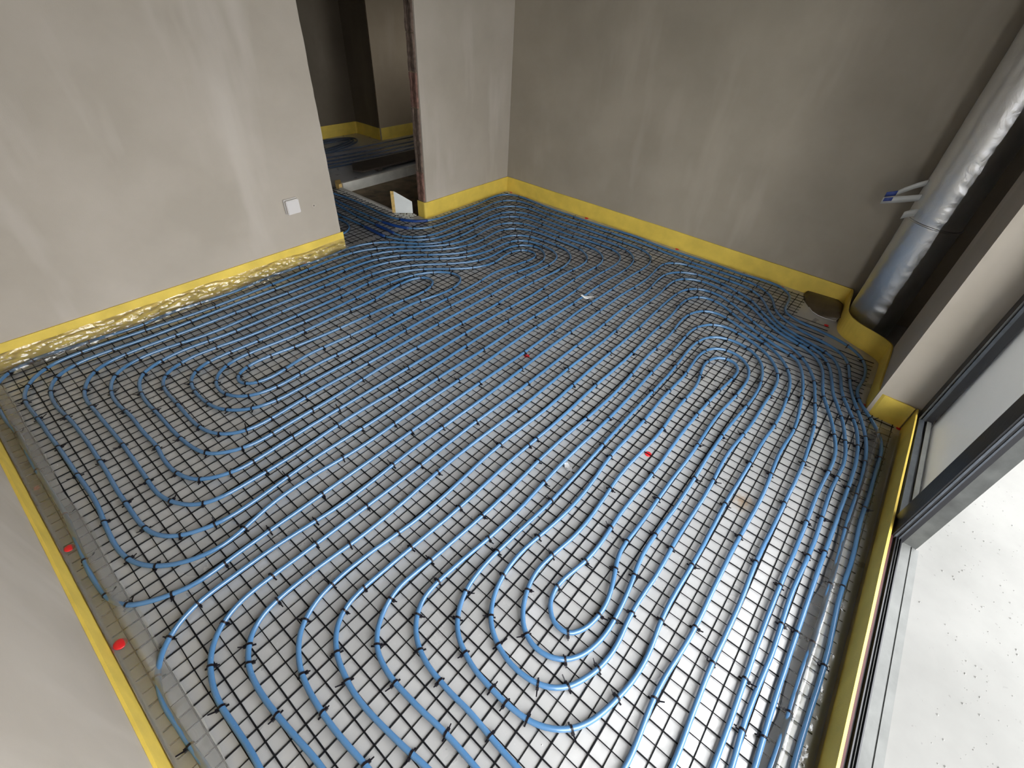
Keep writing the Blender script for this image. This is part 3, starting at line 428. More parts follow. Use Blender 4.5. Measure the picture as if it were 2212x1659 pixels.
CIRCUIT_B = """
2574,4791 2570,4731 2569,4671 2571,4611 2575,4551 2581,4491 2589,4432 2598,4373 2608,4313 2617,4254 2623,4194 2627,4135 2629,4075 2629,4015 2627,3955
2625,3895 2621,3835 2618,3775 2616,3715 2615,3655 2618,3595 2625,3535 2639,3477 2659,3421 2687,3368 2723,3320 2768,3280 2819,3249 2875,3228 2934,3215
2993,3210 3053,3208 3113,3210 3173,3212 3233,3214 3293,3215 3353,3215 3413,3217 3473,3220 3533,3226 3592,3234 3652,3243 3712,3249 3771,3251 3831,3242
3885,3218 3926,3174 3948,3119 3958,3060 3959,3000 3956,2940 3951,2880 3945,2820 3939,2761 3934,2701 3931,2641 3929,2581 3929,2521 3929,2461 3930,2401
3931,2341 3931,2281 3931,2221 3932,2161 3934,2101 3937,2041 3941,1981 3947,1922 3953,1862 3957,1802 3960,1742 3959,1682 3955,1622 3948,1563 3941,1503
3937,1443 3935,1383 3935,1323 3936,1263 3938,1203 3940,1143 3944,1083 3947,1023 3949,963 3949,903 3948,843 3945,783 3946,724 3951,664 3959,604
3967,545 3969,485 3961,426 3936,371 3896,327 3843,300 3784,288 3725,283 3665,279 3607,265 3559,230 3528,179 3510,122 3499,63 3490,3 3479,-56
3463,-113 3440,-169 3409,-220 3369,-264 3319,-297 3263,-318 3204,-330 3144,-336 3084,-336 3025,-331 2965,-328 2905,-337 2850,-359 2798,-389 2748,-422
2696,-453 2642,-479 2586,-500 2528,-514 2468,-520 2408,-521 2348,-521 2288,-521 2228,-521 2168,-521 2108,-521 2048,-519 1988,-517 1928,-517 1868,-519
1808,-522 1748,-524 1688,-525 1628,-523 1568,-521 1508,-520 1448,-521 1389,-524 1329,-527 1269,-530 1209,-531 1149,-531 1089,-530 1029,-528 969,-527
909,-526 849,-526 789,-527 729,-526 669,-526 609,-526 549,-526 489,-526 429,-526 369,-526 309,-526 249,-526 189,-526 129,-525 69,-525 9,-526 -51,-526
-111,-524 -170,-513 -223,-484 -260,-438 -278,-381 -284,-321 -284,-261 -283,-201 -282,-141 -282,-81 -282,-21 -281,39 -281,99 -281,159 -281,219
-280,279 -280,339 -280,399 -280,459 -280,519 -280,579 -279,639 -277,699 -277,759 -281,819 -285,879 -287,939 -290,999 -286,1058 -271,1116 -242,1169
-199,1210 -147,1239 -89,1255 -30,1260 30,1260 90,1260 150,1259 210,1256 270,1251 330,1245 390,1239 449,1234 509,1232 569,1232 629,1233 689,1235
749,1238 809,1241 869,1243 929,1244 989,1244 1049,1244 1109,1243 1169,1243 1229,1242 1289,1241 1349,1241 1409,1241 1469,1242 1529,1242 1589,1243
1649,1245 1709,1246 1769,1248 1829,1250 1889,1251 1949,1253 2009,1254 2069,1255 2129,1255 2189,1255 2249,1255 2309,1255 2369,1255 2429,1254 2489,1254
2549,1254 2609,1255 2669,1255 2729,1256 2789,1256 2849,1256 2909,1255 2969,1252 3029,1249 3089,1244 3149,1240 3209,1237 3269,1236 3329,1238 3388,1243
3448,1250 3508,1256 3568,1260 3627,1253 3682,1230 3724,1187 3753,1135 3770,1077 3776,1018 3774,958 3768,898 3762,839 3758,779 3754,719 3750,659
3741,600 3722,543 3690,492 3648,449 3600,413 3550,381 3498,350 3449,315 3406,273 3371,225 3342,173 3317,118 3295,62 3276,5 3256,-51 3230,-105
3190,-150 3140,-182 3084,-205 3027,-221 2968,-235 2910,-249 2852,-266 2797,-289 2743,-315 2689,-342 2635,-367 2578,-388 2520,-403 2461,-415 2402,-424
2342,-430 2283,-434 2223,-435 2163,-436 2103,-435 2043,-434 1983,-434 1923,-433 1863,-433 1803,-432 1743,-431 1683,-430 1623,-429 1563,-428 1503,-428
1443,-428 1383,-428 1323,-428 1263,-428 1203,-428 1143,-428 1083,-429 1022,-429 962,-430 903,-431 843,-433 783,-435 723,-437 663,-438 603,-440
543,-441 483,-442 423,-443 363,-444 303,-445 243,-447 183,-449 123,-450 63,-445 6,-427 -41,-391 -68,-338 -78,-279 -79,-219 -78,-159 -77,-99 -76,-39
-76,21 -75,81 -75,141 -74,201 -73,261 -73,321 -72,381 -71,441 -70,501 -71,561 -76,621 -81,681 -85,741 -87,801 -85,861 -76,920 -52,975 -13,1020
40,1048 98,1059 158,1062 218,1061 278,1058 338,1054 398,1049 458,1046 518,1045 578,1045 638,1046 698,1048 758,1051 818,1053 878,1056 938,1057
998,1058 1058,1057 1118,1056 1178,1054 1238,1052 1298,1050 1358,1048 1418,1046 1478,1045 1538,1045 1598,1045 1658,1046 1718,1046 1778,1047 1838,1047
1898,1048 1958,1047 2018,1046 2078,1045 2138,1044 2198,1043 2258,1042 2318,1042 2378,1043 2438,1045 2498,1047 2557,1050 2617,1054 2677,1057 2737,1059
2797,1061 2857,1061 2917,1060 2977,1059 3037,1057 3097,1057 3157,1058 3217,1062 3277,1067 3337,1069 3397,1066 3455,1051 3506,1020 3545,974 3570,920
3581,861 3578,801 3567,742 3552,684 3534,627 3514,571 3490,516 3459,464 3422,418 3380,374 3339,331 3301,284 3269,233 3243,180 3223,123 3205,66
3181,11 3146,-38 3101,-77 3049,-106 2992,-127 2934,-141 2875,-153 2817,-166 2759,-183 2703,-205 2648,-229 2593,-253 2537,-275 2480,-294 2423,-312
2365,-328 2306,-338 2246,-342 2186,-342 2126,-339 2066,-335 2007,-333 1947,-331 1887,-331 1827,-332 1767,-332 1707,-332 1646,-331 1586,-331 1526,-330
1466,-328 1406,-328 1346,-327 1286,-327 1226,-327 1166,-328 1106,-329 1047,-331 987,-333 927,-334 867,-336 807,-338 747,-339 687,-340 627,-341
567,-341 507,-342 447,-343 387,-345 327,-345 267,-337 211,-315 168,-274 144,-220 134,-161 132,-101 131,-41 130,19 128,79 127,139 127,199 126,259
121,319 113,379 107,438 102,498 99,558 101,618 111,677 127,735 154,788 196,831 250,857 309,866 369,866 429,864 489,862 549,859 609,856 669,853
729,850 789,849 849,848 909,848 969,849 1029,850 1089,851 1149,851 1209,850 1269,848 1329,846 1388,844 1448,842 1508,841 1568,841 1628,841 1688,842
1748,844 1808,845 1868,845 1928,845 1988,844 2048,842 2108,841 2168,840 2228,839 2288,840 2348,841 2408,843 2468,846 2528,849 2588,851 2648,853
2708,853 2768,853 2828,853 2888,854 2948,857 3008,862 3068,868 3128,872 3188,870 3246,858 3299,830 3336,783 3349,725 3340,666 3317,611 3286,559
3252,510 3220,460 3190,407 3164,353 3137,300 3109,247 3083,193 3063,136 3042,80 3008,31 2958,-2 2903,-26 2847,-45 2789,-62 2731,-76 2672,-87 2612,-97
2553,-105 2494,-114 2434,-122 2374,-127 2314,-129 2254,-127 2195,-123 2135,-121 2075,-121 2015,-124 1955,-128 1895,-132 1835,-135 1775,-137 1715,-137
1655,-136 1595,-134 1535,-133 1475,-131 1415,-130 1355,-130 1295,-131 1235,-132 1175,-133 1115,-135 1055,-136 995,-136 935,-134 875,-130 815,-125
755,-123 695,-125 636,-130 576,-136 516,-139 456,-135 398,-122 346,-92 311,-44 295,13 292,73 293,133 295,193 299,253 301,313 299,373 300,433 305,493
320,551 348,603 391,645 445,671 504,678 564,676 624,672 684,667 744,661 803,656 863,653 923,651 983,650 1043,652 1103,654 1163,656 1223,658 1283,659
1343,659 1403,658 1463,657 1523,655 1583,653 1643,652 1703,651 1763,650 1823,650 1883,651 1943,652 2003,653 2063,655 2123,657 2183,659 2243,660
2303,661 2363,662 2423,662 2483,662 2543,663 2603,664 2663,666 2723,669 2783,671 2843,669 2902,659 2958,638 3007,604 3043,556 3057,498 3051,439
3034,381 3013,325 2986,271 2954,221 2915,175 2870,136 2819,103 2765,79 2707,64 2647,56 2587,54 2527,55 2467,57 2407,57 2347,57 2287,57 2227,58
2167,60 2107,64 2048,69 1988,74 1928,77 1868,77 1808,75 1748,71 1688,68 1628,66 1568,65 1508,66 1448,67 1388,68 1328,68 1268,67 1208,64 1148,62
1088,61 1028,63 968,64 908,63 849,58 789,51 729,51 670,60 613,79 560,107 519,151 496,206 488,265 494,324 513,381 546,431 593,468 647,494 705,509
764,517 824,518 884,513 944,505 1003,498 1063,492 1123,488 1183,487 1243,488 1303,492 1362,497 1422,503 1482,507 1542,508 1602,508 1662,506 1722,505
1782,503 1842,503 1902,504 1962,506 2022,508 2082,509 2142,508 2202,506 2262,504 2322,502 2382,503 2442,508 2502,513 2561,517 2621,516 2681,507
2736,485 2777,442 2794,385 2784,326 2752,276 2705,239 2649,216 2591,204 2531,200 2471,200 2411,202 2351,206 2291,211 2231,216 2172,220 2112,222
2052,222 1992,220 1932,218 1872,216 1812,215 1752,215 1692,216 1632,218 1572,219 1512,219 1452,219 1392,218 1332,217 1272,218 1212,219 1152,221
1092,217 1034,202 978,181 921,163 862,152 802,153 743,167 696,202 693,259 731,305 787,326 846,325 906,314 965,303 1024,299 1084,299 1144,302 1204,306
1264,308 1324,308 1384,307 1444,305 1504,304 1564,304 1624,304 1684,306 1744,308 1804,309 1864,311 1924,311 1984,310 2044,309 2104,307 2164,304
2224,301 2284,297 2344,293 2403,287 2463,281 2523,275 2583,273 2642,282 2690,316 2698,373 2665,422 2611,447 2551,453 2492,447 2433,434 2375,421
2315,411 2256,408 2196,408 2136,410 2076,411 2016,410 1956,407 1896,403 1836,401 1776,401 1716,403 1656,407 1596,411 1536,414 1476,415 1416,414
1356,411 1296,406 1236,402 1177,398 1117,396 1057,397 997,402 937,411 878,419 818,423 759,416 702,397 649,368 606,327 584,272 589,213 619,161 667,126
724,107 783,99 843,100 903,105 963,113 1022,123 1081,134 1140,142 1200,145 1260,145 1320,144 1380,142 1440,140 1500,140 1560,140 1620,141 1680,142
1740,144 1800,146 1860,147 1920,147 1980,147 2040,145 2100,143 2160,140 2220,136 2280,131 2339,127 2399,123 2459,122 2519,123 2579,128 2638,137
2697,150 2754,168 2809,192 2856,229 2893,276 2918,331 2928,390 2922,449 2898,503 2855,545 2801,571 2743,584 2683,590 2623,590 2563,589 2503,585
2443,582 2383,579 2323,576 2263,575 2203,575 2143,575 2083,576 2023,577 1963,578 1903,578 1843,579 1783,578 1723,578 1663,577 1603,577 1543,575
1483,574 1423,573 1363,572 1303,571 1243,571 1183,571 1123,572 1063,574 1003,577 943,581 884,585 824,588 764,591 704,592 644,589 585,580 528,560
477,529 437,485 413,430 398,372 393,312 392,252 396,192 408,134 434,80 473,35 523,2 579,-19 637,-33 696,-44 756,-49 816,-48 876,-42 935,-34 995,-29
1055,-27 1115,-27 1175,-28 1235,-29 1295,-29 1355,-29 1415,-27 1475,-26 1535,-24 1595,-23 1655,-23 1715,-24 1775,-26 1835,-27 1895,-28 1955,-29
2015,-29 2075,-29 2135,-31 2195,-34 2255,-38 2315,-40 2375,-40 2435,-38 2495,-34 2555,-28 2614,-22 2674,-14 2732,-2 2790,15 2845,38 2897,68 2945,104
2987,147 3024,194 3053,247 3076,302 3096,359 3118,414 3143,469 3168,523 3185,581 3185,640 3160,694 3115,734 3060,758 3001,770 2942,775 2882,773
2822,767 2762,761 2702,757 2642,755 2582,755 2522,756 2462,756 2402,756 2342,754 2282,751 2223,747 2163,743 2103,738 2043,735 1983,733 1923,731
1863,731 1803,733 1743,735 1683,737 1623,741 1563,744 1503,747 1443,750 1383,751 1323,752 1263,752 1203,751 1143,749 1083,748 1023,746 963,746
903,746 843,748 783,750 724,753 664,756 604,759 544,764 484,769 424,771 365,761 310,738 261,703 226,655 209,598 203,538 204,478 207,418 212,358
215,298 215,238 214,178 212,118 209,58 206,-2 204,-62 208,-121 228,-178 269,-221 324,-243 383,-251 443,-251 503,-248 563,-246 623,-245 683,-242
743,-238 803,-235 863,-232 923,-230 983,-230 1043,-231 1103,-231 1163,-231 1223,-230 1283,-228 1343,-225 1403,-223 1463,-223 1523,-223 1583,-225
1643,-226 1703,-227 1763,-228 1823,-228 1883,-229 1943,-231 2003,-231 2063,-231 2123,-230 2183,-227 2243,-223 2303,-219 2362,-214 2422,-208 2482,-200
2540,-189 2599,-174 2657,-160 2715,-146 2774,-132 2832,-116 2888,-96 2942,-70 2994,-40 3042,-4 3085,38 3120,86 3145,141 3166,197 3189,252 3217,305
3248,357 3281,407 3315,456 3349,505 3383,555 3413,607 3439,661 3457,718 3461,778 3448,836 3418,887 3371,924 3315,946 3256,957 3196,962 3136,963
3076,963 3016,963 2956,961 2896,959 2836,957 2776,954 2716,952 2656,949 2596,947 2536,946 2476,945 2416,945 2356,944 2296,945 2236,945 2176,946
2116,946 2056,946 1996,946 1936,945 1876,944 1816,943 1756,942 1696,940 1636,939 1576,939 1516,940 1456,942 1396,945 1336,948 1276,951 1217,953
1156,953 1096,953 1037,951 977,948 917,945 857,942 797,940 737,939 677,939 617,942 557,948 497,954 438,961 378,965 318,967 258,964 199,955 142,934
93,901 56,854 30,800 16,742 9,682 6,622 6,562 9,502 13,442 14,382 12,322 11,262 11,202 10,142 10,82 9,22 9,-38 7,-98 6,-158 7,-218 14,-277 38,-332
82,-372 138,-392 198,-398 258,-397 318,-394 378,-392 438,-390 498,-389 558,-387 618,-386 678,-384 738,-381 798,-377 857,-374 917,-374 977,-375
1037,-377 1097,-379 1157,-378 1217,-376 1277,-374 1337,-372 1397,-372 1457,-374 1517,-377 1577,-380 1637,-382 1697,-383 1757,-382 1817,-380 1877,-378
1937,-376 1997,-375 2057,-376 2117,-380 2177,-384 2237,-387 2297,-384 2356,-377 2415,-365 2473,-351 2532,-336 2589,-318 2645,-297 2700,-273 2755,-249
2810,-226 2868,-208 2926,-193 2984,-178 3041,-161 3097,-138 3149,-108 3192,-67 3222,-15 3242,42 3259,99 3279,156 3306,209 3340,258 3378,305 3418,350
3459,393 3502,435 3544,478 3577,528 3603,582 3623,639 3642,696 3658,753 3670,812 3674,872 3669,932 3654,990 3628,1044 3592,1091 3545,1129 3491,1154
3432,1166 3372,1168 3312,1164 3252,1158 3193,1152 3133,1147 3073,1145 3013,1145 2953,1147 2893,1149 2833,1151 2773,1152 2713,1151 2653,1150 2593,1148
2533,1146 2473,1144 2413,1142 2353,1141 2293,1141 2233,1141 2173,1141 2113,1141 2053,1141 1993,1141 1933,1140 1873,1140 1813,1139 1753,1139 1693,1139
1633,1140 1573,1140 1513,1142 1453,1143 1393,1144 1333,1145 1273,1146 1213,1147 1153,1147 1093,1146 1033,1146 973,1145 913,1144 853,1143 793,1143
733,1143 673,1143 613,1144 553,1145 493,1146 433,1148 373,1149 313,1150 253,1151 193,1153 133,1155 73,1155 13,1150 -44,1133 -95,1101 -134,1057
-160,1003 -176,945 -182,885 -181,825 -180,765 -180,705 -184,645 -187,585 -190,525 -193,465 -196,406 -199,346 -203,286 -206,226 -209,166 -212,106
-215,46 -218,-14 -221,-74 -225,-134 -229,-194 -232,-254 -230,-313 -217,-372 -184,-421 -133,-452 -75,-465 -15,-468 45,-469 105,-469 165,-469 225,-469
285,-470 345,-470 405,-471 465,-471 525,-472 585,-472 645,-473 705,-473 765,-473 825,-475 885,-476 945,-477 1005,-476 1065,-476 1125,-476 1185,-478
1245,-480 1305,-482 1365,-482 1425,-480 1485,-479 1545,-479 1605,-479 1665,-478 1725,-477 1785,-475 1845,-473 1905,-472 1965,-473 2025,-474 2085,-475
2145,-475 2205,-475 2265,-473 2325,-470 2385,-465 2445,-457 2504,-447 2562,-433 2619,-416 2676,-395 2732,-373 2787,-350 2843,-328 2899,-308 2957,-290
3015,-276 3074,-263 3132,-250 3190,-234 3245,-211 3293,-175 3327,-126 3349,-70 3365,-12 3381,46 3399,103 3422,158 3450,212 3485,260 3528,301 3579,333
3634,357 3689,381 3740,413 3783,454 3816,504 3838,560 3851,619 3856,678 3856,738 3854,798 3850,858 3847,918 3844,978 3842,1038 3841,1098 3842,1158
3844,1218 3848,1278 3852,1338 3857,1397 3863,1457 3868,1517 3871,1577 3873,1637 3872,1697 3869,1757 3865,1817 3862,1877 3859,1937 3856,1997 3855,2057
3854,2117 3852,2177 3849,2236 3845,2296 3840,2356 3835,2416 3831,2476 3829,2536 3829,2596 3832,2656 3837,2715 3844,2775 3852,2834 3857,2894 3853,2954
3834,3011 3800,3060 3753,3097 3698,3119 3638,3127 3578,3124 3519,3118 3459,3113 3399,3110 3339,3108 3279,3108 3219,3108 3159,3108 3099,3108 3039,3106
2979,3104 2919,3103 2859,3103 2799,3108 2740,3120 2685,3142 2635,3175 2594,3218 2561,3269 2538,3324 2521,3382 2509,3441 2502,3500 2498,3560 2496,3620
2496,3680 2496,3740 2496,3800 2497,3860 2497,3920 2499,3980 2501,4040 2503,4100 2506,4160 2510,4220 2513,4280 2516,4340 2519,4400 2520,4460 2521,4520
2520,4580 2519,4640 2517,4699
"""
TIES_B = """
22.7 47.6 59.8 107.2 109.9 117.8 120.3 122.3 125.7 132.3 140.3 146.4 192.8 196.9 198.9 201.1 208.5 215.5 220.8 231.4 240.0 246.0 253.9 261.0 262.9
264.5 266.6 269.9 272.7 276.0 277.8 289.8 297.8 300.8 304.2 309.9 317.5 324.2 331.0 365.0 368.4 369.5 371.9 377.0 385.0 394.3 402.3 411.8 420.0 424.7
427.4 429.0 431.2 435.9 438.4 446.9 456.3 461.6 466.6 473.0 479.3 486.3 510.8 515.6 517.3 519.6 521.5 525.0 529.2 537.2 538.4 547.8 554.7 561.4 567.2
569.3 571.3 573.2 576.3 580.9 585.1 592.3 597.6 604.2 611.8 619.7 624.8 636.3 639.9 641.9 643.9 646.2 650.7 657.1 666.4 674.9 679.8 683.4 686.1 688.4
691.5 698.9 702.9 709.9 716.7 724.4 730.0 733.9 736.0 737.7 740.8 742.4 745.0 748.6 758.2 764.0 769.5 773.0 778.1 780.7 789.4 798.1 805.3 810.1 812.3
815.7 818.1 821.3 824.0 827.3 833.6 842.5 845.1 847.3 849.9 854.0 856.2 859.4 863.7 868.8 877.5 884.8 887.7 890.4 893.0 897.0 900.4 903.9 910.6 916.8
922.0 926.5 932.5 934.9 939.1 944.6 950.0 958.9 966.3 972.1 975.2 977.1 979.1 981.4 982.3 983.8 985.9 988.9 994.3 998.9 1005.4 1010.5 1016.6 1021.5
1026.3 1031.0 1036.2 1039.3 1041.8 1046.0 1050.8 1056.4 1064.6 1071.2 1077.9 1082.6 1086.1 1088.8 1091.1 1094.7 1115.3 1123.2 1129.6 1135.1 1140.2
1143.8 1147.2 1151.5 1158.6 1163.0 1166.1 1167.7 1168.9 1171.5 1176.6 1181.8 1188.0 1195.1 1205.4 1216.1 1220.9 1223.4 1226.3 1228.7 1232.0 1258.2
1265.3 1271.2 1275.3 1280.4 1285.4 1288.6 1297.3 1300.2 1308.0 1310.3 1312.5 1315.2 1318.6 1321.0 1323.7 1327.9 1334.2 1339.8 1345.5 1353.8 1360.6
1367.1 1371.9 1376.1 1379.1 1382.3 1384.5 1387.0 1428.3 1433.0 1437.6 1443.0 1447.1 1451.2 1454.6 1458.2 1463.4 1466.1 1477.6 1482.0 1483.7 1486.1
1489.1 1493.1 1498.2 1506.3 1512.1 1517.6 1521.8 1525.1 1527.7 1530.0 1533.8 1537.0 1541.0 1543.7 1546.7 1554.6
"""

def at(px, py, z=0.0):
    """point on the horizontal plane z seen at a photo pixel (2212 x 1659 frame)"""
    u, v = px - 1106.0, py - 829.5
    w = r * u + d * v + f * FOCAL_PX
    t = (z - CAM_H) / w.z
    return Vector((w.x * t, w.y * t, z))

# ================================================================== the setting
XN, XB, YL, YR, H = -0.345, 4.05, 3.30, -0.60, 2.70     # near wall, back wall, left wall, window line, ceiling
# ---- floor: film-covered insulation in the room and the passage behind the door opening; a bare pit behind the pier
fl_ = MB()
fl_.box(XN, 2.77, YR, 7.0, -0.12, 0.0)
fl_.box(2.77, XB, YR, 3.43, -0.12, 0.0)
fl_.box(2.77, 7.0, 4.62, 7.0, -0.12, 0.0)
floor = tag(fl_.obj('floor', M['film']), 'floor of grey glossy film over insulation boards', kind='structure')
pit = tag(MB().box(2.77, 7.0, 3.43, 4.62, -0.16, -0.085).obj('floor_pit', M['sand']), 'sunken bare sandy floor behind the door jamb', kind='structure')

# ---- left wall, free edge slightly ragged
def slab_xz(name, x0, x1, y0, y1, z0, z1, mat, ragged_end=False):
    mb = MB(); n = 60
    if not ragged_end:
        return mb.box(x0, x1, y0, y1, z0, z1).obj(name, mat)
    vs = []; fs = []
    for i in range(n + 1):
        z = z0 + (z1 - z0) * i / n
        xe = x1 + 0.006 * nz(z * 9, 1.3) + 0.004 * nz(z * 31, 4.1)
        vs += [(x0, y0, z), (xe, y0, z), (xe + 0.004 * nz(z * 17, 9), y1, z), (x0, y1, z)]
    for i in range(n):
        a = 4 * i
        for k in range(4): fs.append((a + k, a + (k + 1) % 4, a + 4 + (k + 1) % 4, a + 4 + k))
    fs += [(3, 2, 1, 0), tuple(4 * n + k for k in range(4))]
    return mesh_obj(name, vs, fs, mat)
tag(slab_xz('wall_left', XN - 0.15, 1.95, YL, YL + 0.12, 0.0, H, M['plaster'], True), 'grey-beige plastered wall with a white box', kind='structure')
tag(MB().box(XN - 0.15, XN, YR - 0.15, YL, -0.12, H).obj('wall_near', M['plaster']), 'grey-beige plastered wall beside the viewer', kind='structure')
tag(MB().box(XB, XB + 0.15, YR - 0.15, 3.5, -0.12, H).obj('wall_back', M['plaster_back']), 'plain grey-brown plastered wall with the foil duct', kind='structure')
# pier between door opening and back wall: plaster skin over raw clay blocks left bare at the door jamb
pier = tag(MB().box(2.893, XB, 3.33, 3.346, -0.12, H).box(2.893, XB, 3.425, 3.44, -0.12, H).obj('wall_pier', M['plaster']), 'short plastered wall between door opening and back corner', kind='structure')
zb = -0.095; k = 0
while zb < H - 0.01:
    z1 = min(zb + 0.244, H)
    for yy0, yy1, xo in ((3.3465, 3.365, 0.0), (3.380, 3.396, 0.007), (3.406, 3.4245, 0.003)):
        nseg = 8; vs = []; fs = []
        for i in range(nseg + 1):
            z = zb + (z1 - zb) * i / nseg
            j0 = 2.874 + xo + 0.007 * nz(z * 22, yy0 * 60) ; jy = 0.002 * nz(z * 25, yy1 * 70)
            vs += [(j0, yy0 + jy, z), (j0 + 0.004 * nz(z * 40, 2), yy1 + jy, z), (3.06, yy1, z), (3.06, yy0, z)]
        for i in range(nseg):
            a = 4 * i
            for q in range(4): fs.append((a + q, a + 4 + q, a + 4 + (q + 1) % 4, a + (q + 1) % 4))
        fs += [(0, 1, 2, 3), tuple(4 * nseg + q for q in (3, 2, 1, 0))]
        mesh_obj('block_rib', vs, fs, M['brick_red'] if k % 3 == 1 else M['brick'], pier)
    MB().box(2.905, 3.06, 3.3465, 3.4245, zb, z1).obj('block_core', M['brick'], pier)
    MB().box(2.884, 3.05, 3.3465, 3.4245, z1 - 0.001, z1 + 0.005).obj('mortar_joint', M['sand'], pier)
    zb += 0.25; k += 1
# window-side pier, lintel, near jamb, outer wall behind the duct recess, threshold
wr = MB()
wr.box(2.80, 3.39, -0.69, -0.40, -0.12, H)
wr.box(3.39, XB, -0.69, -0.60, -0.12, H)
wr.box(XN, 2.80, -0.69, YR, 2.42, H)
wr.box(XN - 0.15, XN + 0.10, -0.69, YR, -0.12, 2.42)
wr.box(XN + 0.10, 2.80, -0.70, -0.588, -0.12, 0.093)
tag(wr.obj('wall_right', M['plaster']), 'plastered window wall with a square pier beside the duct', kind='structure')
# passage walls
wc = MB()
wc.box(0.3, 4.25, 6.26, 6.4, -0.12, H); wc.box(4.25, 4.398, 5.75, 6.4, -0.12, H)
wc.box(0.15, 0.3, YL + 0.12, 6.4, -0.12, H)
tag(wc.obj('wall_passage', M['plaster_shaded']), 'raw plaster walls of the passage, coloured dark for the shade', kind='structure')
tag(MB().box(4.252, 7.1, 5.73, 5.749, -0.12, H).obj('wall_passage_side', M['plaster_lit']), 'raw plaster wall beyond the passage corner, coloured lighter as lit', kind='structure')
wc2 = MB()
wc2.box(7.0, 7.15, 3.3, 5.73, -0.12, H); wc2.box(4.2, 4.9, 3.30, 3.44, -0.12, H); wc2.box(5.9, 7.0, 3.30, 3.44, -0.12, H)
wc2.box(4.9, 5.9, 3.30, 3.44, -0.12, 0.9); wc2.box(4.9, 5.9, 3.30, 3.44, 1.7, H)  # opening out of view, placed and sized to light the brown passage wall
tag(wc2.obj('wall_passage_end', M['plaster_shaded']), 'outer wall of the passage with an unseen window opening placed for light', kind='structure')
tag(MB().box(XN - 0.15, 7.15, -0.9, 6.4, H, H + 0.15).obj('ceiling', M['ceiling']), 'concrete ceiling', kind='structure')

# ---- terrace
tg = MB(); tg.box(-9, 14, -16, -0.692, -0.10, 0.085)
terrace = tag(tg.obj('ground_terrace', M['concrete']), 'pale dusty concrete terrace outside', kind='structure')

# ---- sliding window: fixed pane beside the pier, open track towards the viewer
win = tag(MB().box(XN + 0.1, 2.80, -0.69, -0.602, 2.34, 2.42).obj('window_1', M['frame']), 'black aluminium sliding window, one side open', kind='structure')
def wpart(name, mat, *boxes):
    mb = MB()
    for b_ in boxes: mb.box(*b_)
    o = mb.obj(name, mat, win)
    return o
post = wpart('centre_post', M['frame'], (1.836, 1.956, -0.642, -0.598, 0.095, 2.34))
wpart('post_groove_rib', M['frame_grey'], (1.832, 1.84, -0.6115, -0.6045, 0.10, 2.34))
wpart('post_groove_rib', M['frame_grey'], (1.832, 1.84, -0.6255, -0.620, 0.10, 2.34))
wpart('post_outer_leaf', M['frame_dusty'], (1.842, 1.95, -0.69, -0.642, 0.095, 2.34))
wpart('jamb_post', M['frame'], (2.735, 2.80, -0.68, -0.600, 0.095, 2.34))
wpart('jamb_rib', M['frame_grey'], (2.731, 2.737, -0.628, -0.614, 0.11, 2.34))
wpart('jamb_rib', M['frame_dusty'], (2.727, 2.737, -0.607, -0.6, 0.11, 2.34))
# bottom rail of the fixed pane
wpart('pane_rail', M['frame'], (1.956, 2.735, -0.672, -0.600, 0.095, 0.128))
wpart('rail_rib', M['frame_grey'], (1.956, 2.735, -0.626, -0.603, 0.128, 0.134))
wpart('rail_rib', M['frame_pale'], (1.956, 2.735, -0.656, -0.637, 0.128, 0.136))
wpart('pane', M['glass'], (1.956, 2.735, -0.6665, -0.6605, 0.128, 2.34))
# open track
wpart('track', M['frame'], (XN + 0.1, 1.836, -0.637, -0.602, 0.095, 0.118))
wpart('track_rib', M['frame'], (XN + 0.1, 1.836, -0.615, -0.611, 0.118, 0.132))
wpart('track_rib', M['frame_dusty'], (XN + 0.1, 1.836, -0.623, -0.6215, 0.118, 0.130))
wpart('track_rib', M['frame'], (XN + 0.1, 1.836, -0.634, -0.630, 0.118, 0.128))
wpart('gap_line', M['gap'], (XN + 0.1, 1.95, -0.603, -0.588, 0.095, 0.125))  # dark red strip filling the gap between edge strip and track
wpart('sill_plate', M['frame_pale'], (XN + 0.1, 1.842, -0.671, -0.637, 0.093, 0.112))
wpart('sill_lip', M['frame_dusty'], (XN + 0.1, 1.842, -0.676, -0.671, 0.093, 0.106))
wpart('sill_plate', M['frame_pale'], (XN + 0.1, 1.842, -0.700, -0.676, 0.09, 0.110))

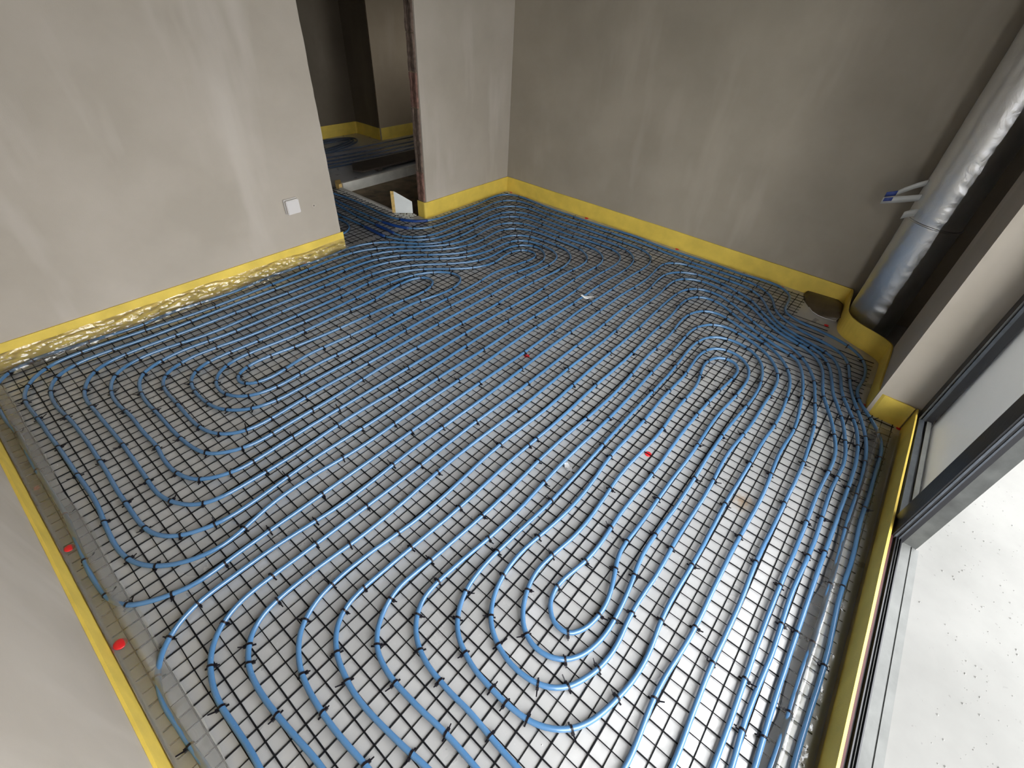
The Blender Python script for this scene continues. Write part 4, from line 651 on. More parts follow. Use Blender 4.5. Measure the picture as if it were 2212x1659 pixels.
# ================================================================== yellow edge strips
def strip(name, poly, label, group, thick=0.008, h0=0.147, side=1, smooth_n=2):
    p = resample(chaikin(poly, smooth_n) if smooth_n else poly, 0.03)
    vs = []; fs = []; n = len(p)
    for i, (x, y) in enumerate(p):
        a = p[max(i - 1, 0)]; c = p[min(i + 1, n - 1)]
        tx, ty = c[0] - a[0], c[1] - a[1]; L = math.hypot(tx, ty) or 1
        nx, ny = -ty / L * side, tx / L * side           # towards the room
        wob = 0.0022 * nz(x * 2.3, y * 2.3, 3.3); ht = h0 + 0.003 * nz(x * 1.7, y * 1.7, 8.8)
        lean = 0.003 + 0.002 * nz(x * 3, y * 3, 1)
        vs += [(x + nx * (thick + wob), y + ny * (thick + wob), 0.0), (x + nx * (thick + wob + 0.001), y + ny * (thick + wob + .001), ht * 0.5),
               (x + nx * (thick + wob + lean * 0.3), y + ny * (thick + wob + lean * 0.3), ht),
               (x + nx * (wob * 0.3 + 0.0005), y + ny * (wob * 0.3 + 0.0005), ht), (x + nx * 0.0005, y + ny * 0.0005, 0.0)]
    for i in range(n - 1):
        a = 5 * i
        for q in range(5):
            b_ = (q + 1) % 5
            fs.append((a + q, a + b_, a + 5 + b_, a + 5 + q))
    fs += [(4, 3, 2, 1, 0), tuple(5 * (n - 1) + q for q in range(5))]
    o = mesh_obj(name, vs, fs, M['yellow'])
    bm = bmesh.new(); bm.from_mesh(o.data); bmesh.ops.recalc_face_normals(bm, faces=bm.faces); bm.to_mesh(o.data); bm.free()
    return tag(o, label, 'insulation strip', group)
G = 'yellow foam edge strips along the walls'
strip('edge_strip', [(XN + 0.02, YL), (1.965, YL)], 'yellow foam edge strip with crinkled film, below the white wall box', G, side=-1, smooth_n=0)
strip('edge_strip', [(XN, YL - 0.012), (XN, YR + 0.03)], 'yellow foam edge strip on the wall beside the viewer, red caps along it', G, side=1, smooth_n=0)
strip('edge_strip', [(2.874, 3.425), (2.872, 3.345), (2.876, 3.331), (2.90, 3.329), (XB - 0.02, 3.329), (XB, 3.31), (XB, -0.03), (XB - 0.03, -0.060), (3.76, -0.075), (3.62, -0.095), (3.54, -0.17), (3.475, -0.31), (3.42, -0.385), (3.36, -0.399),
       (2.90, -0.399), (2.825, -0.405), (2.799, -0.43), (2.797, -0.55), (2.785, -0.575)], 'long yellow foam strip from door jamb along back wall around foil duct and pier', G, side=-1)
strip('edge_strip', [(2.79, -0.588), (XN + 0.015, -0.588)], 'straight yellow foam strip along the black window track', G, side=-1, smooth_n=0)
strip('edge_strip', [(1.0, 6.258), (4.20, 6.258), (4.247, 6.21), (4.247, 5.76), (4.28, 5.728), (6.95, 5.728)], 'yellow foam strip along the dark passage walls', G, side=-1, smooth_n=1)

# ================================================================== welded mesh sheets
def wire_path(axis, c, a, b_, z, seed):
    n = max(2, int((b_ - a) / 0.10)); pts = []
    for i in range(n + 1):
        t = a + (b_ - a) * i / n
        off = 0.0018 * nz(t * 3.1, seed * 1.7, 0.4) + 0.0022 * nz(t * 1.0, seed * 0.31, 6.0)
        zz = z + 0.0008 * nz(t * 5, seed * 2.3, 2.0)
        pts.append((t, c + off, zz) if axis == 'x' else (c + off, t, zz))
    return pts
def sheet(name, x0, x1, y0, y1, label, ytrim=None):
    root = tag(empty(name, ((x0 + x1) / 2, (y0 + y1) / 2, 0)), label, 'wire mesh', 'wire mesh sheets under the pipes')
    loc = Vector(root.location)
    kx0 = math.ceil((x0 - 0.3587) / 0.05); kx1 = math.floor((x1 - 0.3587) / 0.05)
    for kx in range(kx0, kx1 + 1):
        X = 0.3587 + 0.05 * kx
        a, b_ = (y0, y1) if not ytrim else ytrim(X)
        mb = MB().tube([Vector(p) - loc for p in wire_path('y', X, a, b_, 0.0062, kx + 0.5)], 0.0027 if kx % 2 == 0 else 0.0018, 5)
        mb.obj('wire', M['black'], root, True)
    ky0 = math.ceil((y0 - 0.5605) / 0.05); ky1 = math.floor((y1 - 0.5605) / 0.05)
    for ky in range(ky0, ky1 + 1):
        Y = 0.5605 + 0.05 * ky
        a, b_ = x0, x1
        if ytrim and Y < ytrim(x1 - 0.05)[0]: b_ = 2.83
        mb = MB().tube([Vector(p) - loc for p in wire_path('x', Y, a, b_, 0.0026, ky + 200)], 0.0027 if ky % 2 == 0 else 0.0018, 5)
        mb.obj('wire', M['black'], root, True)
    return root
sheet('mesh_sheet', -0.325, 1.93, -0.553, 3.268, 'black wire mesh sheet on the floor beside the open window track')
sheet('mesh_sheet', 1.932, 3.99, -0.548, 3.292, 'black wire mesh sheet on the floor below the back wall', ytrim=lambda X: (-0.548, 3.292) if X < 2.78 else ((-0.36, 3.292) if X < 3.40 else ((-0.04, 3.292) if X < 3.62 else (0.19, 3.292))))
sheet('mesh_sheet', 1.97, 2.74, 3.325, 5.6, 'black wire mesh sheet running through the door opening')

# ================================================================== heating circuits
PIPE_R, PIPE_Z = 0.0091, 0.0195
def parse(txt): return [tuple(int(v) / 1000.0 for v in w.split(',')) for w in txt.split()]
def catmull(P, per=3):
    out = []; n = len(P)
    for i in range(n - 1):
        p0 = P[max(i - 1, 0)]; p1 = P[i]; p2 = P[i + 1]; p3 = P[min(i + 2, n - 1)]
        for q in range(per):
            t = q / per; t2 = t * t; t3 = t2 * t
            out.append(tuple(0.5 * (2 * p1[c] + (p2[c] - p0[c]) * t + (2 * p0[c] - 5 * p1[c] + 4 * p2[c] - p3[c]) * t2 + (3 * p1[c] - p0[c] - 3 * p2[c] + p3[c]) * t3) for c in (0, 1)))
    out.append(P[-1]); return out
PER = 3
def tie_mesh(variant):
    mb = MB(); w = 0.0034; R = PIPE_R + 0.0002; t = 0.0021; n = 12
    vs = []; fs = []
    for i in range(n):
        a = 2 * math.pi * i / n
        y, z = math.sin(a), math.cos(a)
        kz = 1.0 if z > 0 else 1.5           # reaches down round the mesh wire
        ky = 1.0 if z > -0.5 else 0.75
        for rr in (R, R + t):
            for x in (-w, w): vs.append((x, y * rr * ky, z * rr if z > 0 else z * (R * kz + (rr - R))))
    for i in range(n):
        a = 4 * i; b_ = 4 * ((i + 1) % n)
        fs += [(a + 2, a + 3, b_ + 3, b_ + 2), (a, b_, b_ + 1, a + 1), (a, a + 2, b_ + 2, b_), (a + 1, b_ + 1, b_ + 3, a + 3)]
    mb.add(vs, fs)
    s = 1 if variant % 2 == 0 else -1
    # ratchet head low on one side, cut tail poking out beyond it
    hy = s * (R + 0.0045)
    mb.box(-0.0048, 0.0048, hy - 0.0045, hy + 0.0045, -0.0085, 0.0005)
    tl = (0.012, 0.020, 0.007, 0.015)[variant]; dz = (0.004, 0.010, -0.002, 0.014)[variant]
    y0, y1 = hy + s * 0.003, hy + s * (0.004 + tl)
    mb.add([(-0.0024, y0, -0.0060), (0.0024, y0, -0.0060), (0.0024, y0, -0.0035), (-0.0024, y0, -0.0035),
            (-0.0018, y1, -0.0060 + dz), (0.0018, y1, -0.0060 + dz), (0.0018, y1, -0.0040 + dz), (-0.0018, y1, -0.0040 + dz)],
           [(0, 1, 5, 4), (1, 2, 6, 5), (2, 3, 7, 6), (3, 0, 4, 7), (4, 5, 6, 7)])
    # strap crossing to the other side round the wire
    y2 = -s * (R + 0.010); mb.box(-0.0026, 0.0026, min(-s * R * 0.6, y2), max(-s * R * 0.6, y2), -0.0128, -0.0095)
    me = bpy.data.meshes.new('cable_tie'); me.from_pydata(mb.v, [], mb.f); me.materials.append(M['tie'])
    return me
TIES = [tie_mesh(v) for v in range(4)]
def circuit(name, txt, ties, label):
    P = parse(txt); Q = catmull(P, PER)
    pts = [(x, y, PIPE_Z + 0.0012 * nz(x * 2.1, y * 2.1, 5.5)) for x, y in Q]
    root = tag(MB().tube(pts, PIPE_R, 12).obj(name, M['pipe'], None, True), label, 'heating pipe', 'blue underfloor heating circuits')
    for w in ties.split():
        s_ = float(w) * PER; i = min(max(int(round(s_)), 1), len(pts) - 2)
        p = Vector(pts[i]); q0, q1 = Vector(pts[i - 1]), Vector(pts[i + 1])
        ang = math.atan2(q1.y - q0.y, q1.x - q0.x)
        o = bpy.data.objects.new('cable_tie', TIES[rnd.randrange(4)])
        COL.objects.link(o); o.parent = root
        o.location = p; o.rotation_euler = (rnd.uniform(-0.25, 0.25), 0, ang + rnd.uniform(-0.22, 0.22) + (math.pi if rnd.random() < 0.3 else 0))
    return root, pts
rootA, ptsA = circuit('heating_circuit', CIRCUIT_A, TIES_A, 'blue heating pipe spiral on the floor along the wall with white box')
rootB, ptsB = circuit('heating_circuit', CIRCUIT_B, TIES_B, 'blue heating pipe spiral on the floor beside window, skirting the foil duct')
def sleeve(root, pts, px0, px1):
    a, b_ = at(*px0, PIPE_Z), at(*px1, PIPE_Z)
    ia = min(range(len(pts)), key=lambda i: (Vector(pts[i]) - a).length); ib = min(range(len(pts)), key=lambda i: (Vector(pts[i]) - b_).length)
    i0, i1 = min(ia, ib), max(ia, ib)
    if i1 - i0 > 60: return
    o = MB().tube(pts[i0:i1 + 1], 0.0128, 12).obj('protective_sleeve', M['sleeve'], root, True)
    o['label'] = 'dark blue protective sleeve'
sleeve(rootB, ptsB, (862, 474), (923, 477)); sleeve(rootB, ptsB, (825, 479), (883, 494))
sleeve(rootA, ptsA, (811, 486), (850, 505)); sleeve(rootA, ptsA, (786, 489), (829, 511))

# pipes of other rooms crossing the passage
def loose_pipe(poly, label, rad=PIPE_R, z=PIPE_Z, mat='pipe'):
    p = resample(chaikin(poly, 3), 0.05)
    o = MB().tube([(x, y, z + 0.001 * nz(x * 2, y * 2)) for x, y in p], rad, 10).obj('passage_pipe', M[mat], None, True)
    return tag(o, label, 'heating pipe', 'pipes crossing the passage')
hk = [at(690 + x / 5.2875, 380 + y / 5.2875, PIPE_Z) for x, y in ((-60, 380), (120, 440), (240, 500), (310, 535), (348, 585), (320, 632), (250, 668), (120, 715))]
loose_pipe([(v.x, v.y) for v in hk], 'short dark pipe hooking back behind the free wall edge')
for i, (x, lb) in enumerate(((2.235, 'bluish pipe in the door opening, next to the four sleeved pipes'), (2.165, 'bluish pipe in the door opening, next to the hooked dark pipe'))):
    loose_pipe([(x + 0.02, 5.6), (x + 0.01, 4.9), (x, 4.3), (x - 0.01, 3.95), (x - 0.06, 3.78 + 0.05 * i), (x - 0.2, 3.72 + 0.06 * i), (1.5, 3.70 + 0.07 * i)], lb)
for i, y in enumerate((5.02, 5.13, 5.25, 5.38, 5.56)):
    loose_pipe([(2.0, y + 0.28), (2.9, y + 0.10), (3.6, y + 0.02), (4.4, y), (6.9, y - 0.02)], ('dim pipe on the passage floor nearest the dark board', 'dim pipe on the passage floor, second from the dark board', 'dim pipe on the passage floor, third from the dark board', 'dim pipe on the passage floor, fourth from the dark board', 'dim pipe on the passage floor nearest the lit passage wall')[i], mat='pipe_shaded')
for i in range(3):
    q = i * 0.10
    loose_pipe([(2.2, 5.72 + q * 0.3), (3.0, 5.62 + q * 0.4), (3.6, 5.66 + q * 0.6), (3.95, 5.80 + q * 0.7), (4.02 - q, 6.02 - q * .2), (3.7, 6.12 - q * 0.7), (2.2, 6.16 - q * 0.7)], ('outer dim looped pipe in the passage corner beside the yellow strip', 'middle dim looped pipe in the passage corner', 'inner dim looped pipe in the passage corner')[i], mat='pipe_shaded')

# ================================================================== films and tape on the floor
def drape(name, x_of, n_u, n_v, mat, label, cat, group=None, amp=0.006, sc=14, thick=None):
    vs = []; fs = []
    for i in range(n_u + 1):
        for j in range(n_v + 1):
            p = Vector(x_of(i / n_u, j / n_v))
            a = amp * (nz(p.x * sc, p.y * sc, p.z * sc) + 0.5 * nz(p.x * sc * 2.7, p.y * sc * 2.7, 7 + p.z * sc))
            e = min(1, j / n_v * 3)
            vs.append((p.x + a * 0.4 * e, p.y + a * 0.5 * e, max(p.z + abs(a) * e, 0.0008)))
    for i in range(n_u):
        for j in range(n_v):
            q = i * (n_v + 1) + j; fs.append((q, q + n_v + 1, q + n_v + 2, q + 1))
    o = mesh_obj(name, vs, fs, mat, None, True)
    if sum(p.normal.z for p in o.data.polygons) < 0: o.data.flip_normals()
    return tag(o, label, cat, group)
def bump_over(v, centre, width, hgt): return hgt * math.exp(-((v - centre) / width) ** 2)
GF = 'clear film aprons at the foot of the edge strips'
# beside the viewer: hangs from the strip and lies over the outermost pipe
def f_near(u, v):
    y = 3.22 - u * 3.55; e = -0.233 + 0.018 * nz(y * 2.5, 3) + 0.006 * nz(y * 11, 4)
    if v < 0.2: s_ = v / 0.2; return (XN + 0.0125 + 0.004 * s_, y, 0.028 * (1 - s_) + 0.006)
    s_ = (v - 0.2) / 0.8; x = XN + 0.0165 + (e - XN - 0.0165) * s_
    return (x, y, 0.0105 + bump_over(x, -0.272, 0.020, 0.0215))
drape('film_apron', f_near, 160, 16, M['milky'], 'milky plastic film lying over the outermost pipe along the wall beside the viewer', 'plastic film', GF, amp=0.004)
def f_win(u, v):
    x = 2.70 - u * 2.95; e = -0.45 + 0.035 * nz(x * 2.0, 9) + 0.008 * nz(x * 9, 2)
    if v < 0.2: s_ = v / 0.2; return (x, -0.5775 + 0.003 * s_, 0.030 * (1 - s_) + 0.006)
    s_ = (v - 0.2) / 0.8; y = -0.5745 + (e + 0.5745) * s_
    return (x, y, 0.0105 + bump_over(y, -0.487, 0.024, 0.0215))
drape('film_apron', f_win, 150, 16, M['clear'], 'clear wrinkled film apron along the strip at the window track', 'plastic film', GF, amp=0.005, sc=11)
def f_left(u, v):
    x = XN + 0.03 + u * (1.96 - XN - 0.03); e = YL - 0.095 + 0.022 * nz(x * 3, 5); top = 0.085 + 0.012 * nz(x * 4, 11)
    c1 = abs(nz(x * 7.0 + v * 2.0, v * 5.0, 1.0)); c2 = abs(nz(x * 19 - v * 3, v * 9, 4.0)); c3 = abs(nz(x * 41, v * 17, 9.0))
    k = min(1, v * 5) * min(1, (1 - v) * 4 + 0.15)
    cr = (0.022 * c1 + 0.018 * c2 + 0.009 * c3) * k
    z = top * (1 - v) ** 1.6 + 0.0105; y = YL - 0.0130 - (YL - 0.0130 - e) * v ** 1.35
    return (x, y - cr * 0.55, z + cr * 0.75)
drape('film_apron', f_left, 420, 22, M['clear'], 'shiny crinkled clear film at the foot of the strip below the white box', 'plastic film', GF, amp=0.001, sc=30)
# tape along the film seam
tp = MB(); n = 60
for i in range(n + 1):
    x = 0.60 + 2.20 * i / n
    for s_ in (-1, 1): tp.v.append((x, 0.330 + 0.004 * math.sin(x * 1.3) + s_ * 0.024, 0.0006 + 0.0003 * nz(x * 9, s_)))
for i in range(n): tp.f.append((2 * i, 2 * i + 2, 2 * i + 3, 2 * i + 1))
tag(tp.obj('seam_tape', M['tape']), 'straight strip of clear tape on the grey film under the pipes', 'tape')

# ================================================================== red fixing caps
def cap(px, py, z, label, rad=0.017, tilt=(0, 0)):
    p = at(px, py, z)
    vs = [(0, 0, 0.0052)]; fs = []; n = 18
    for rr, zz in ((0.45, 0.0048), (0.85, 0.0032), (1.0, 0.0012), (1.0, 0.0)):
        for k in range(n):
            a = 2 * math.pi * k / n; vs.append((rad * rr * math.cos(a), rad * rr * math.sin(a), zz))
    for k in range(n): fs.append((0, 1 + k, 1 + (k + 1) % n))
    for q in range(3):
        for k in range(n):
            a = 1 + q * n + k; b_ = 1 + q * n + (k + 1) % n; fs.append((a, a + n, b_ + n, b_))
    fs.append(tuple(1 + 3 * n + k for k in range(n - 1, -1, -1)))
    o = mesh_obj('fixing_cap', vs, fs, M['red'], None, True)
    o.location = p; o.rotation_euler = (tilt[0], tilt[1], 0)
    return tag(o, label, 'fixing cap', 'red caps of insulation fixings')
cap(1400, 981, 0.0, 'red round cap on the floor touching the clear tape')
cap(1138, 769, 0.0, 'red round cap on open floor between the two pipe spirals')
cap(150, 1184, 0.012, 'red cap by the strip beside the viewer, between two other caps', tilt=(0, 0.12))
cap(260, 1391, 0.012, 'large red cap at the strip beside the viewer, below the outermost pipe bend', 0.02, tilt=(0, 0.15))
cap(80, 1054, 0.0, 'red cap veiled by milky film at the strip beside the viewer', 0.013)
cap(1867, 876, 0.002, 'red cap at the foot of the pale pier beside a pipe bend')
cap(1785, 703, 0.0, 'red cap beside the dark film opening under the duct', 0.016)
cap(1941, 926, 0.0, 'small red cap in the mesh corner by the window jamb', 0.012)
for q in ((1105, 415), (1137, 428.5), (1267, 471.5), (1463, 538), (1689, 621)):
    cap(*q, 0.0, 'small red cap tucked against the strip of the back wall', 0.018)
cap(946, 472, 0.0, 'small red cap against the strip at the pier corner', 0.016)
cap(660, 571, 0.0, 'red cap half under crinkled film at the strip below the white box', 0.016)

# ================================================================== duct in the recess
dc = Vector((3.80, -0.232)); DR = 0.146
vs = []; fs = []; n = 40; m_ = 90
for i in range(m_ + 1):
    z = -0.05 + (H + 0.05) * i / m_
    for k in range(n):
        a = 2 * math.pi * k / n
        rr = DR + 0.0015 * nz(math.cos(a) * 2.2, math.sin(a) * 2.2, z * 5) + 0.0016 * nz(math.cos(a) * 6, math.sin(a) * 6, z * 14)
        vs.append((dc.x + rr * math.cos(a), dc.y + rr * math.sin(a), z))
for i in range(m_):
    for k in range(n):
        a = i * n + k; b_ = i * n + (k + 1) % n; fs.append((a, b_, b_ + n, a + n))
duct = tag(mesh_obj('foil_duct', vs, fs, M['foil'], None, True), 'vertical round duct wrapped in silver foil beside the pier', 'duct')
# torn lengthwise foil overlap and the ring seam
ls = MB(); a0 = math.radians(196)
for i in range(241):
    z = 0.05 + (H - 0.06) * i / 240
    wv = a0 + 0.045 * nz(z * 7, 2) + 0.035 * nz(z * 33, 5) + 0.02 * nz(z * 80, 1)
    ring = []
    for q in range(9):
        aa = a0 - 1.5 + (wv - a0 + 1.5) * q / 8
        lift = max(0, q - 6) * (0.0022 + 0.0030 * nz(z * 26, 3, q))
        rr = DR + 0.0045 + lift + 0.0012 * nz(math.cos(aa) * 9, math.sin(aa) * 9, z * 16)
        ring.append((dc.x + rr * math.cos(aa), dc.y + rr * math.sin(aa), z))
    ls.v += ring
    if i:
        b_ = 9 * (i - 1)
        for q in range(8): ls.f.append((b_ + q, b_ + q + 1, b_ + q + 10, b_ + q + 9))
ls.obj('foil_overlap', M['foil'], duct, True)
zs = onz = None
rg = MB().tube([(dc.x + (DR + 0.003) * math.cos(2 * math.pi * k / 40), dc.y + (DR + 0.003) * math.sin(2 * math.pi * k / 40), 0.775 + 0.012 * math.sin(2 * math.pi * k / 40)) for k in range(41)], 0.0065, 6, cap=False)
rg.obj('ring_seam', M['foil'], duct, True)
# strips of tape hanging off the duct, against the back wall
def flap(mb, pts, w, tz):
    for i, p in enumerate(pts):
        mb.v += [(p[0], p[1], p[2] - w / 2), (p[0] - 0.004, p[1], p[2] + w / 2)]
    for i in range(len(pts) - 1): mb.f.append((2 * i, 2 * i + 2, 2 * i + 3, 2 * i + 1))
tf = empty('tape_flap', (3.80, -0.08, 0.90)); tag(tf, 'loose frosted tape ends with blue edge sticking out of the foil duct', 'tape')
def tfpart(name, mat, pts, w):
    mb = MB(); flap(mb, [(p[0] - 3.80, p[1] + 0.08, p[2] - 0.90) for p in pts], w, 0)
    o = mb.obj(name, mat, tf, True); sm = o.modifiers.new('thickness', 'SOLIDIFY'); sm.thickness = 0.001; return o
tfpart('tape_end', M['tapewhite'], [(3.76, -0.10, 0.985), (3.75, -0.05, 0.955), (3.745, 0.0, 0.915), (3.74, 0.02, 0.895)], 0.035)
tfpart('tape_end', M['tapewhite'], [(3.735, -0.11, 0.905), (3.725, -0.04, 0.880), (3.72, 0.02, 0.860), (3.72, 0.072, 0.842)], 0.040)
tfpart('blue_tape', M['tapeblue'], [(3.742, 0.018, 0.896), (3.741, 0.045, 0.884), (3.74, 0.070, 0.874)], 0.030)
tfpart('blue_tape', M['tapeblue'], [(3.718, 0.025, 0.864), (3.717, 0.065, 0.850)], 0.022)
tfpart('tape_end', M['tapewhite'], [(3.70, -0.125, 0.83), (3.69, -0.09, 0.815), (3.68, -0.065, 0.80)], 0.045)
# thin pipes and pinkish clips in the recess behind
for y, x in ((-0.47, 3.62), (-0.53, 3.70)):
    o = tag(MB().tube([(x, y, -0.05), (x, y, H)], 0.011, 10).obj('riser_pipe', M['plank'], None, True), 'thin dark riser pipe in the recess, ' + ('nearer the pale pier' if x < 3.65 else 'deeper behind the first one'), 'pipe', 'risers behind the duct')
for z in (0.33, 1.10):
    c_ = MB().box(3.585, 3.60, -0.56, -0.43, z - 0.02, z + 0.02).box(3.60, 3.735, -0.56, -0.548, z - 0.02, z + 0.02)
    tag(c_.obj('pipe_clip', M['pink']), 'pinkish pipe clip on the risers, ' + ('low, near the yellow strip' if z < 0.5 else 'higher up beside the foil duct'), 'clip', 'clips on the risers')

# dark sheet standing in for a shaded opening in the film
def mpt(x, y, z=0.004): return at(1560 + x / 4.532, 560 + y / 4.532, z)
edge_lo = [mpt(*q) for q in ((795, 345), (800, 400), (850, 470), (880, 512), (940, 552), (1010, 580), (1112, 608))]
edge_hi = [Vector((4.035, 0.21, 0.03)), Vector((4.034, 0.14, 0.035)), Vector((4.03, 0.06, 0.04)), Vector((4.02, 0.0, 0.045)), Vector((3.96, -0.045, 0.05)), Vector((3.86, -0.055, 0.05)), Vector((3.74, -0.07, 0.04))]
mm = MB()
for i in range(7):
    for j in range(5):
        t = j / 4; p = edge_lo[i].lerp(edge_hi[i], t); p.z += 0.012 * math.sin(t * math.pi) + 0.004 * nz(p.x * 20, p.y * 20)
        mm.v.append(tuple(p))
for i in range(6):
    for j in range(4):
        q = i * 5 + j; mm.f.append((q, q + 5, q + 6, q + 1))
tm = mm.obj('film_opening', M['opening_dark'], None, True); tag(tm, 'dark sheet standing in for a white-edged film opening at the foot of the duct', 'membrane')
tm.modifiers.new('thickness', 'SOLIDIFY').thickness = 0.0012
MB().tube([(p.x, p.y, p.z + 0.0015) for p in edge_lo[2:]], 0.0022, 6).obj('torn_edge', M['paper'], tm, True)

# ================================================================== things on the walls
bx_ = empty('junction_box', (1.597, YL, 0.445)); tag(bx_, 'small white square box on the plastered wall above the yellow strip', 'wall box')
def rbox(hx, y0, y1, hz, bev):
    bm = bmesh.new()
    bmesh.ops.create_cube(bm, size=1.0)
    for v in bm.verts: v.co = Vector((v.co.x * 2 * hx, (y0 + y1) / 2 + v.co.y * (y1 - y0), v.co.z * 2 * hz))
    bmesh.ops.bevel(bm, geom=list(bm.edges), offset=bev, segments=2, affect='EDGES')
    me = bpy.data.meshes.new('rbox'); bm.to_mesh(me); bm.free(); return me
def from_me(name, me, mat, parent):
    me.materials.append(mat); o = bpy.data.objects.new(name, me); COL.objects.link(o); o.parent = parent; return o
from_me('box_body', rbox(0.050, -0.020, 0.0, 0.050, 0.003), M['white'], bx_)
from_me('cover', rbox(0.048, -0.045, -0.0205, 0.048, 0.004), M['white'], bx_)
an = empty('wall_plug', (1.773, YL, 0.40)); tag(an, 'small round filled plug hole in the wall beside the white box', 'wall plug')
def disc(name, rad, y, mat, parent, n=16):
    vs = [(0, y, 0)] + [(rad * (1 + 0.12 * nz(k, rad * 99)) * math.cos(2 * math.pi * k / n), y * 0.6, rad * (1 + 0.12 * nz(k, 3)) * math.sin(2 * math.pi * k / n)) for k in range(n)]
    vs += [(v[0] * 1.15, 0.0, v[2] * 1.15) for v in vs[1:n + 1]]
    fs = [(0, 1 + (k + 1) % n, 1 + k) for k in range(n)] + [(1 + k, 1 + (k + 1) % n, n + 1 + (k + 1) % n, n + 1 + k) for k in range(n)]
    return mesh_obj(name, vs, fs, mat, parent)
disc('plaster_ring', 0.016, -0.002, M['plaster'], an); disc('hole', 0.004, -0.0035, M['frame'], an)

# ================================================================== door opening and passage
board_h = MB()
MBo = MB().box(2.84, 6.9, 4.585, 4.62, -0.085, 0.018)
tag(MBo.obj('insulation_edge_board', M['foam']), 'long pale foam board edging the sandy pit towards the dark board', 'foam board')
tag(MB().box(2.742, 2.768, 3.62, 4.50, -0.085, 0.016).obj('insulation_edge_board', M['foam']), 'dirty pale foam board edging the sandy pit on the pipe side', 'foam board')
tag(MB().prism([(2.740, 4.50), (2.775, 4.50), (2.84, 4.62), (2.78, 4.63), (2.738, 4.56)], -0.085, 0.05).obj('foam_corner', M['foam_yellow']), 'yellowed foam corner piece at the tip of the sandy pit', 'foam piece')
# leaning white foam offcut
bd = empty('foam_offcut', (2.77, 3.58, 0.0)); tag(bd, 'white triangular foam offcut standing beside the raw door jamb', 'foam board')
A0, A1, A2 = Vector((2.745, 3.600, 0.0)), Vector((2.868, 3.500, 0.0)), Vector((0, 0, 0))
def off(p): return (p[0] - 2.77, p[1] - 3.58, p[2])
B0 = [(2.752, 3.610, 0.004), (2.862, 3.500, 0.004), (2.862, 3.500, 0.115), (2.752, 3.610, 0.205)]
nrm = Vector((-0.110, -0.110, 0)).normalized() * 0.0
th = Vector((-0.022, 0.030, 0))
B1 = [(p[0] + th.x, p[1] + th.y, p[2] * 1.0) for p in B0]
mesh_obj('white_face', [off(p) for p in B0] + [off((p[0] - 0.004, p[1] + 0.005, p[2])) for p in B0], [(0, 1, 2, 3), (7, 6, 5, 4), (0, 4, 5, 1), (1, 5, 6, 2), (2, 6, 7, 3), (3, 7, 4, 0)], M['foam_white'], bd)
mesh_obj('foam_core', [off((p[0] - 0.0045, p[1] + 0.0055, p[2])) for p in B0] + [off(p) for p in B1], [(0, 1, 2, 3), (7, 6, 5, 4), (0, 4, 5, 1), (1, 5, 6, 2), (2, 6, 7, 3), (3, 7, 4, 0)], M['foam_yellow'], bd)
# dark board lying in the passage
pk = MB().prism([(3.13, 4.80), (3.26, 5.00), (6.8, 4.97), (6.8, 4.70), (3.20, 4.70)], 0.03, 0.048)
pk.box(3.4, 3.46, 4.71, 4.96, 0.0, 0.03).box(5.4, 5.46, 4.71, 4.96, 0.0, 0.03)
tag(pk.obj('dark_board', M['plank']), 'dark brown board lying across the passage beyond the sandy pit', 'board')
# rubble along the pit edge and loose crumbs
cr = MB(); rr_ = random.Random(5)
def crumb(mb, x, y, z, s):
    vs = []
    for v in ((1, 0, 0), (-1, 0, 0), (0, 1, 0), (0, -1, 0), (0, 0, 1), (0, 0, -0.3)):
        vs.append((x + v[0] * s * rr_.uniform(.6, 1.2), y + v[1] * s * rr_.uniform(.6, 1.2), z + max(0, v[2]) * s * rr_.uniform(.4, .9)))
    mb.add(vs, [(0, 2, 4), (2, 1, 4), (1, 3, 4), (3, 0, 4), (2, 0, 5), (1, 2, 5), (3, 1, 5), (0, 3, 5)])
for i in range(260): crumb(cr, 2.70 + rr_.gauss(0, 0.025) + 0.02, rr_.uniform(3.5, 4.5), 0.0, rr_.uniform(.003, .011))
for i in range(120): crumb(cr, rr_.uniform(2.76, 2.86), rr_.uniform(3.44, 3.56), 0.0 if i % 2 else 0.004, rr_.uniform(.003, .012))
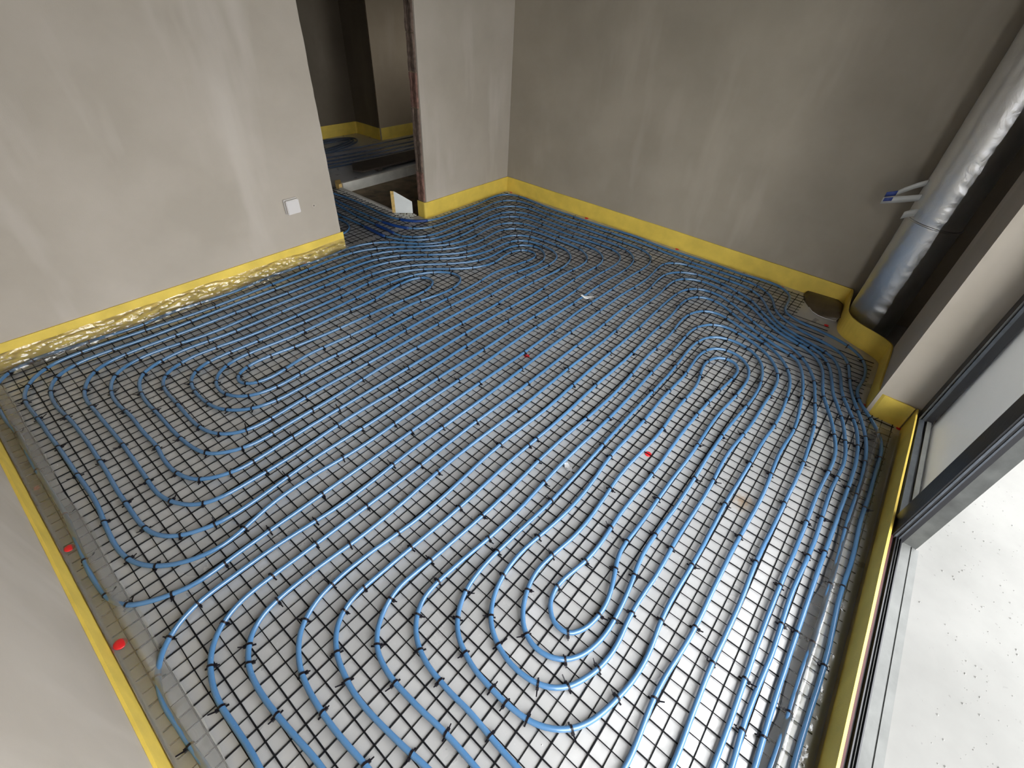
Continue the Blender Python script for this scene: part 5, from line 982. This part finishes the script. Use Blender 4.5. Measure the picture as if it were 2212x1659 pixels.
tag(cr.obj('plaster_rubble', M['foam']), 'pale plaster crumbs scattered along the edge of the sandy pit', 'rubble', kind='stuff')
cw = MB()
for i in range(190):
    x, y = rr_.uniform(-0.3, 3.9), rr_.uniform(-0.5, 3.2)
    crumb(cw, x, y, 0.0005, rr_.choice((.0015, .002, .003)))
tag(cw.obj('plaster_specks', M['paper']), 'tiny white plaster specks scattered over the grey film', 'debris', kind='stuff')
tc_ = MB()
for i in range(420):
    x = rr_.uniform(-0.2, 2.6); y = -0.72 - abs(rr_.gauss(0, 0.12)) - rr_.random() * 0.25
    crumb(tc_, x, y, 0.085, rr_.choice((.0015, .002, .003, .005)))
tag(tc_.obj('terrace_grit', M['concrete']), 'grit and mortar crumbs on the concrete outside the track', 'debris', kind='stuff')

# paper scrap on the pipes and a clear plastic flake
def scrap(name, px, py, z, lx, ly, ang, mat, label, cat, curl, seed):
    c_ = at(px, py, z); vs = []; fs = []; n, k_ = 10, 6
    for i in range(n + 1):
        for j in range(k_ + 1):
            u, v = i / n - 0.5, j / k_ - 0.5
            wd = (0.35 + 0.65 * math.sin(min(1, max(0.02, (u + 0.5) * 1.15)) * math.pi * 0.8)) * (1 + 0.2 * nz(u * 5, seed))
            x, y = u * lx, v * ly * wd
            vs.append((x, y + 0.006 * nz(u * 4, seed, 3), curl * (u * u * 2 + 0.6 * abs(nz(u * 5, v * 5, seed)))))
    for i in range(n):
        for j in range(k_):
            q = i * (k_ + 1) + j; fs.append((q, q + k_ + 1, q + k_ + 2, q + 1))
    o = mesh_obj(name, vs, fs, mat, None, True); o.location = c_; o.rotation_euler = (0, 0, ang)
    o.modifiers.new('thickness', 'SOLIDIFY').thickness = 0.0006
    return tag(o, label, cat)
scrap('paper_scrap', 1268, 643, 0.029, 0.095, 0.040, math.radians(-62), M['paper'], 'crumpled white paper scrap lying across two blue pipes', 'scrap', 0.022, 3)
scrap('plastic_flake', 1228, 1010, 0.006, 0.060, 0.030, math.radians(65), M['tape'], 'clear torn plastic flake with three lobes on the grey film', 'scrap', 0.010, 8)
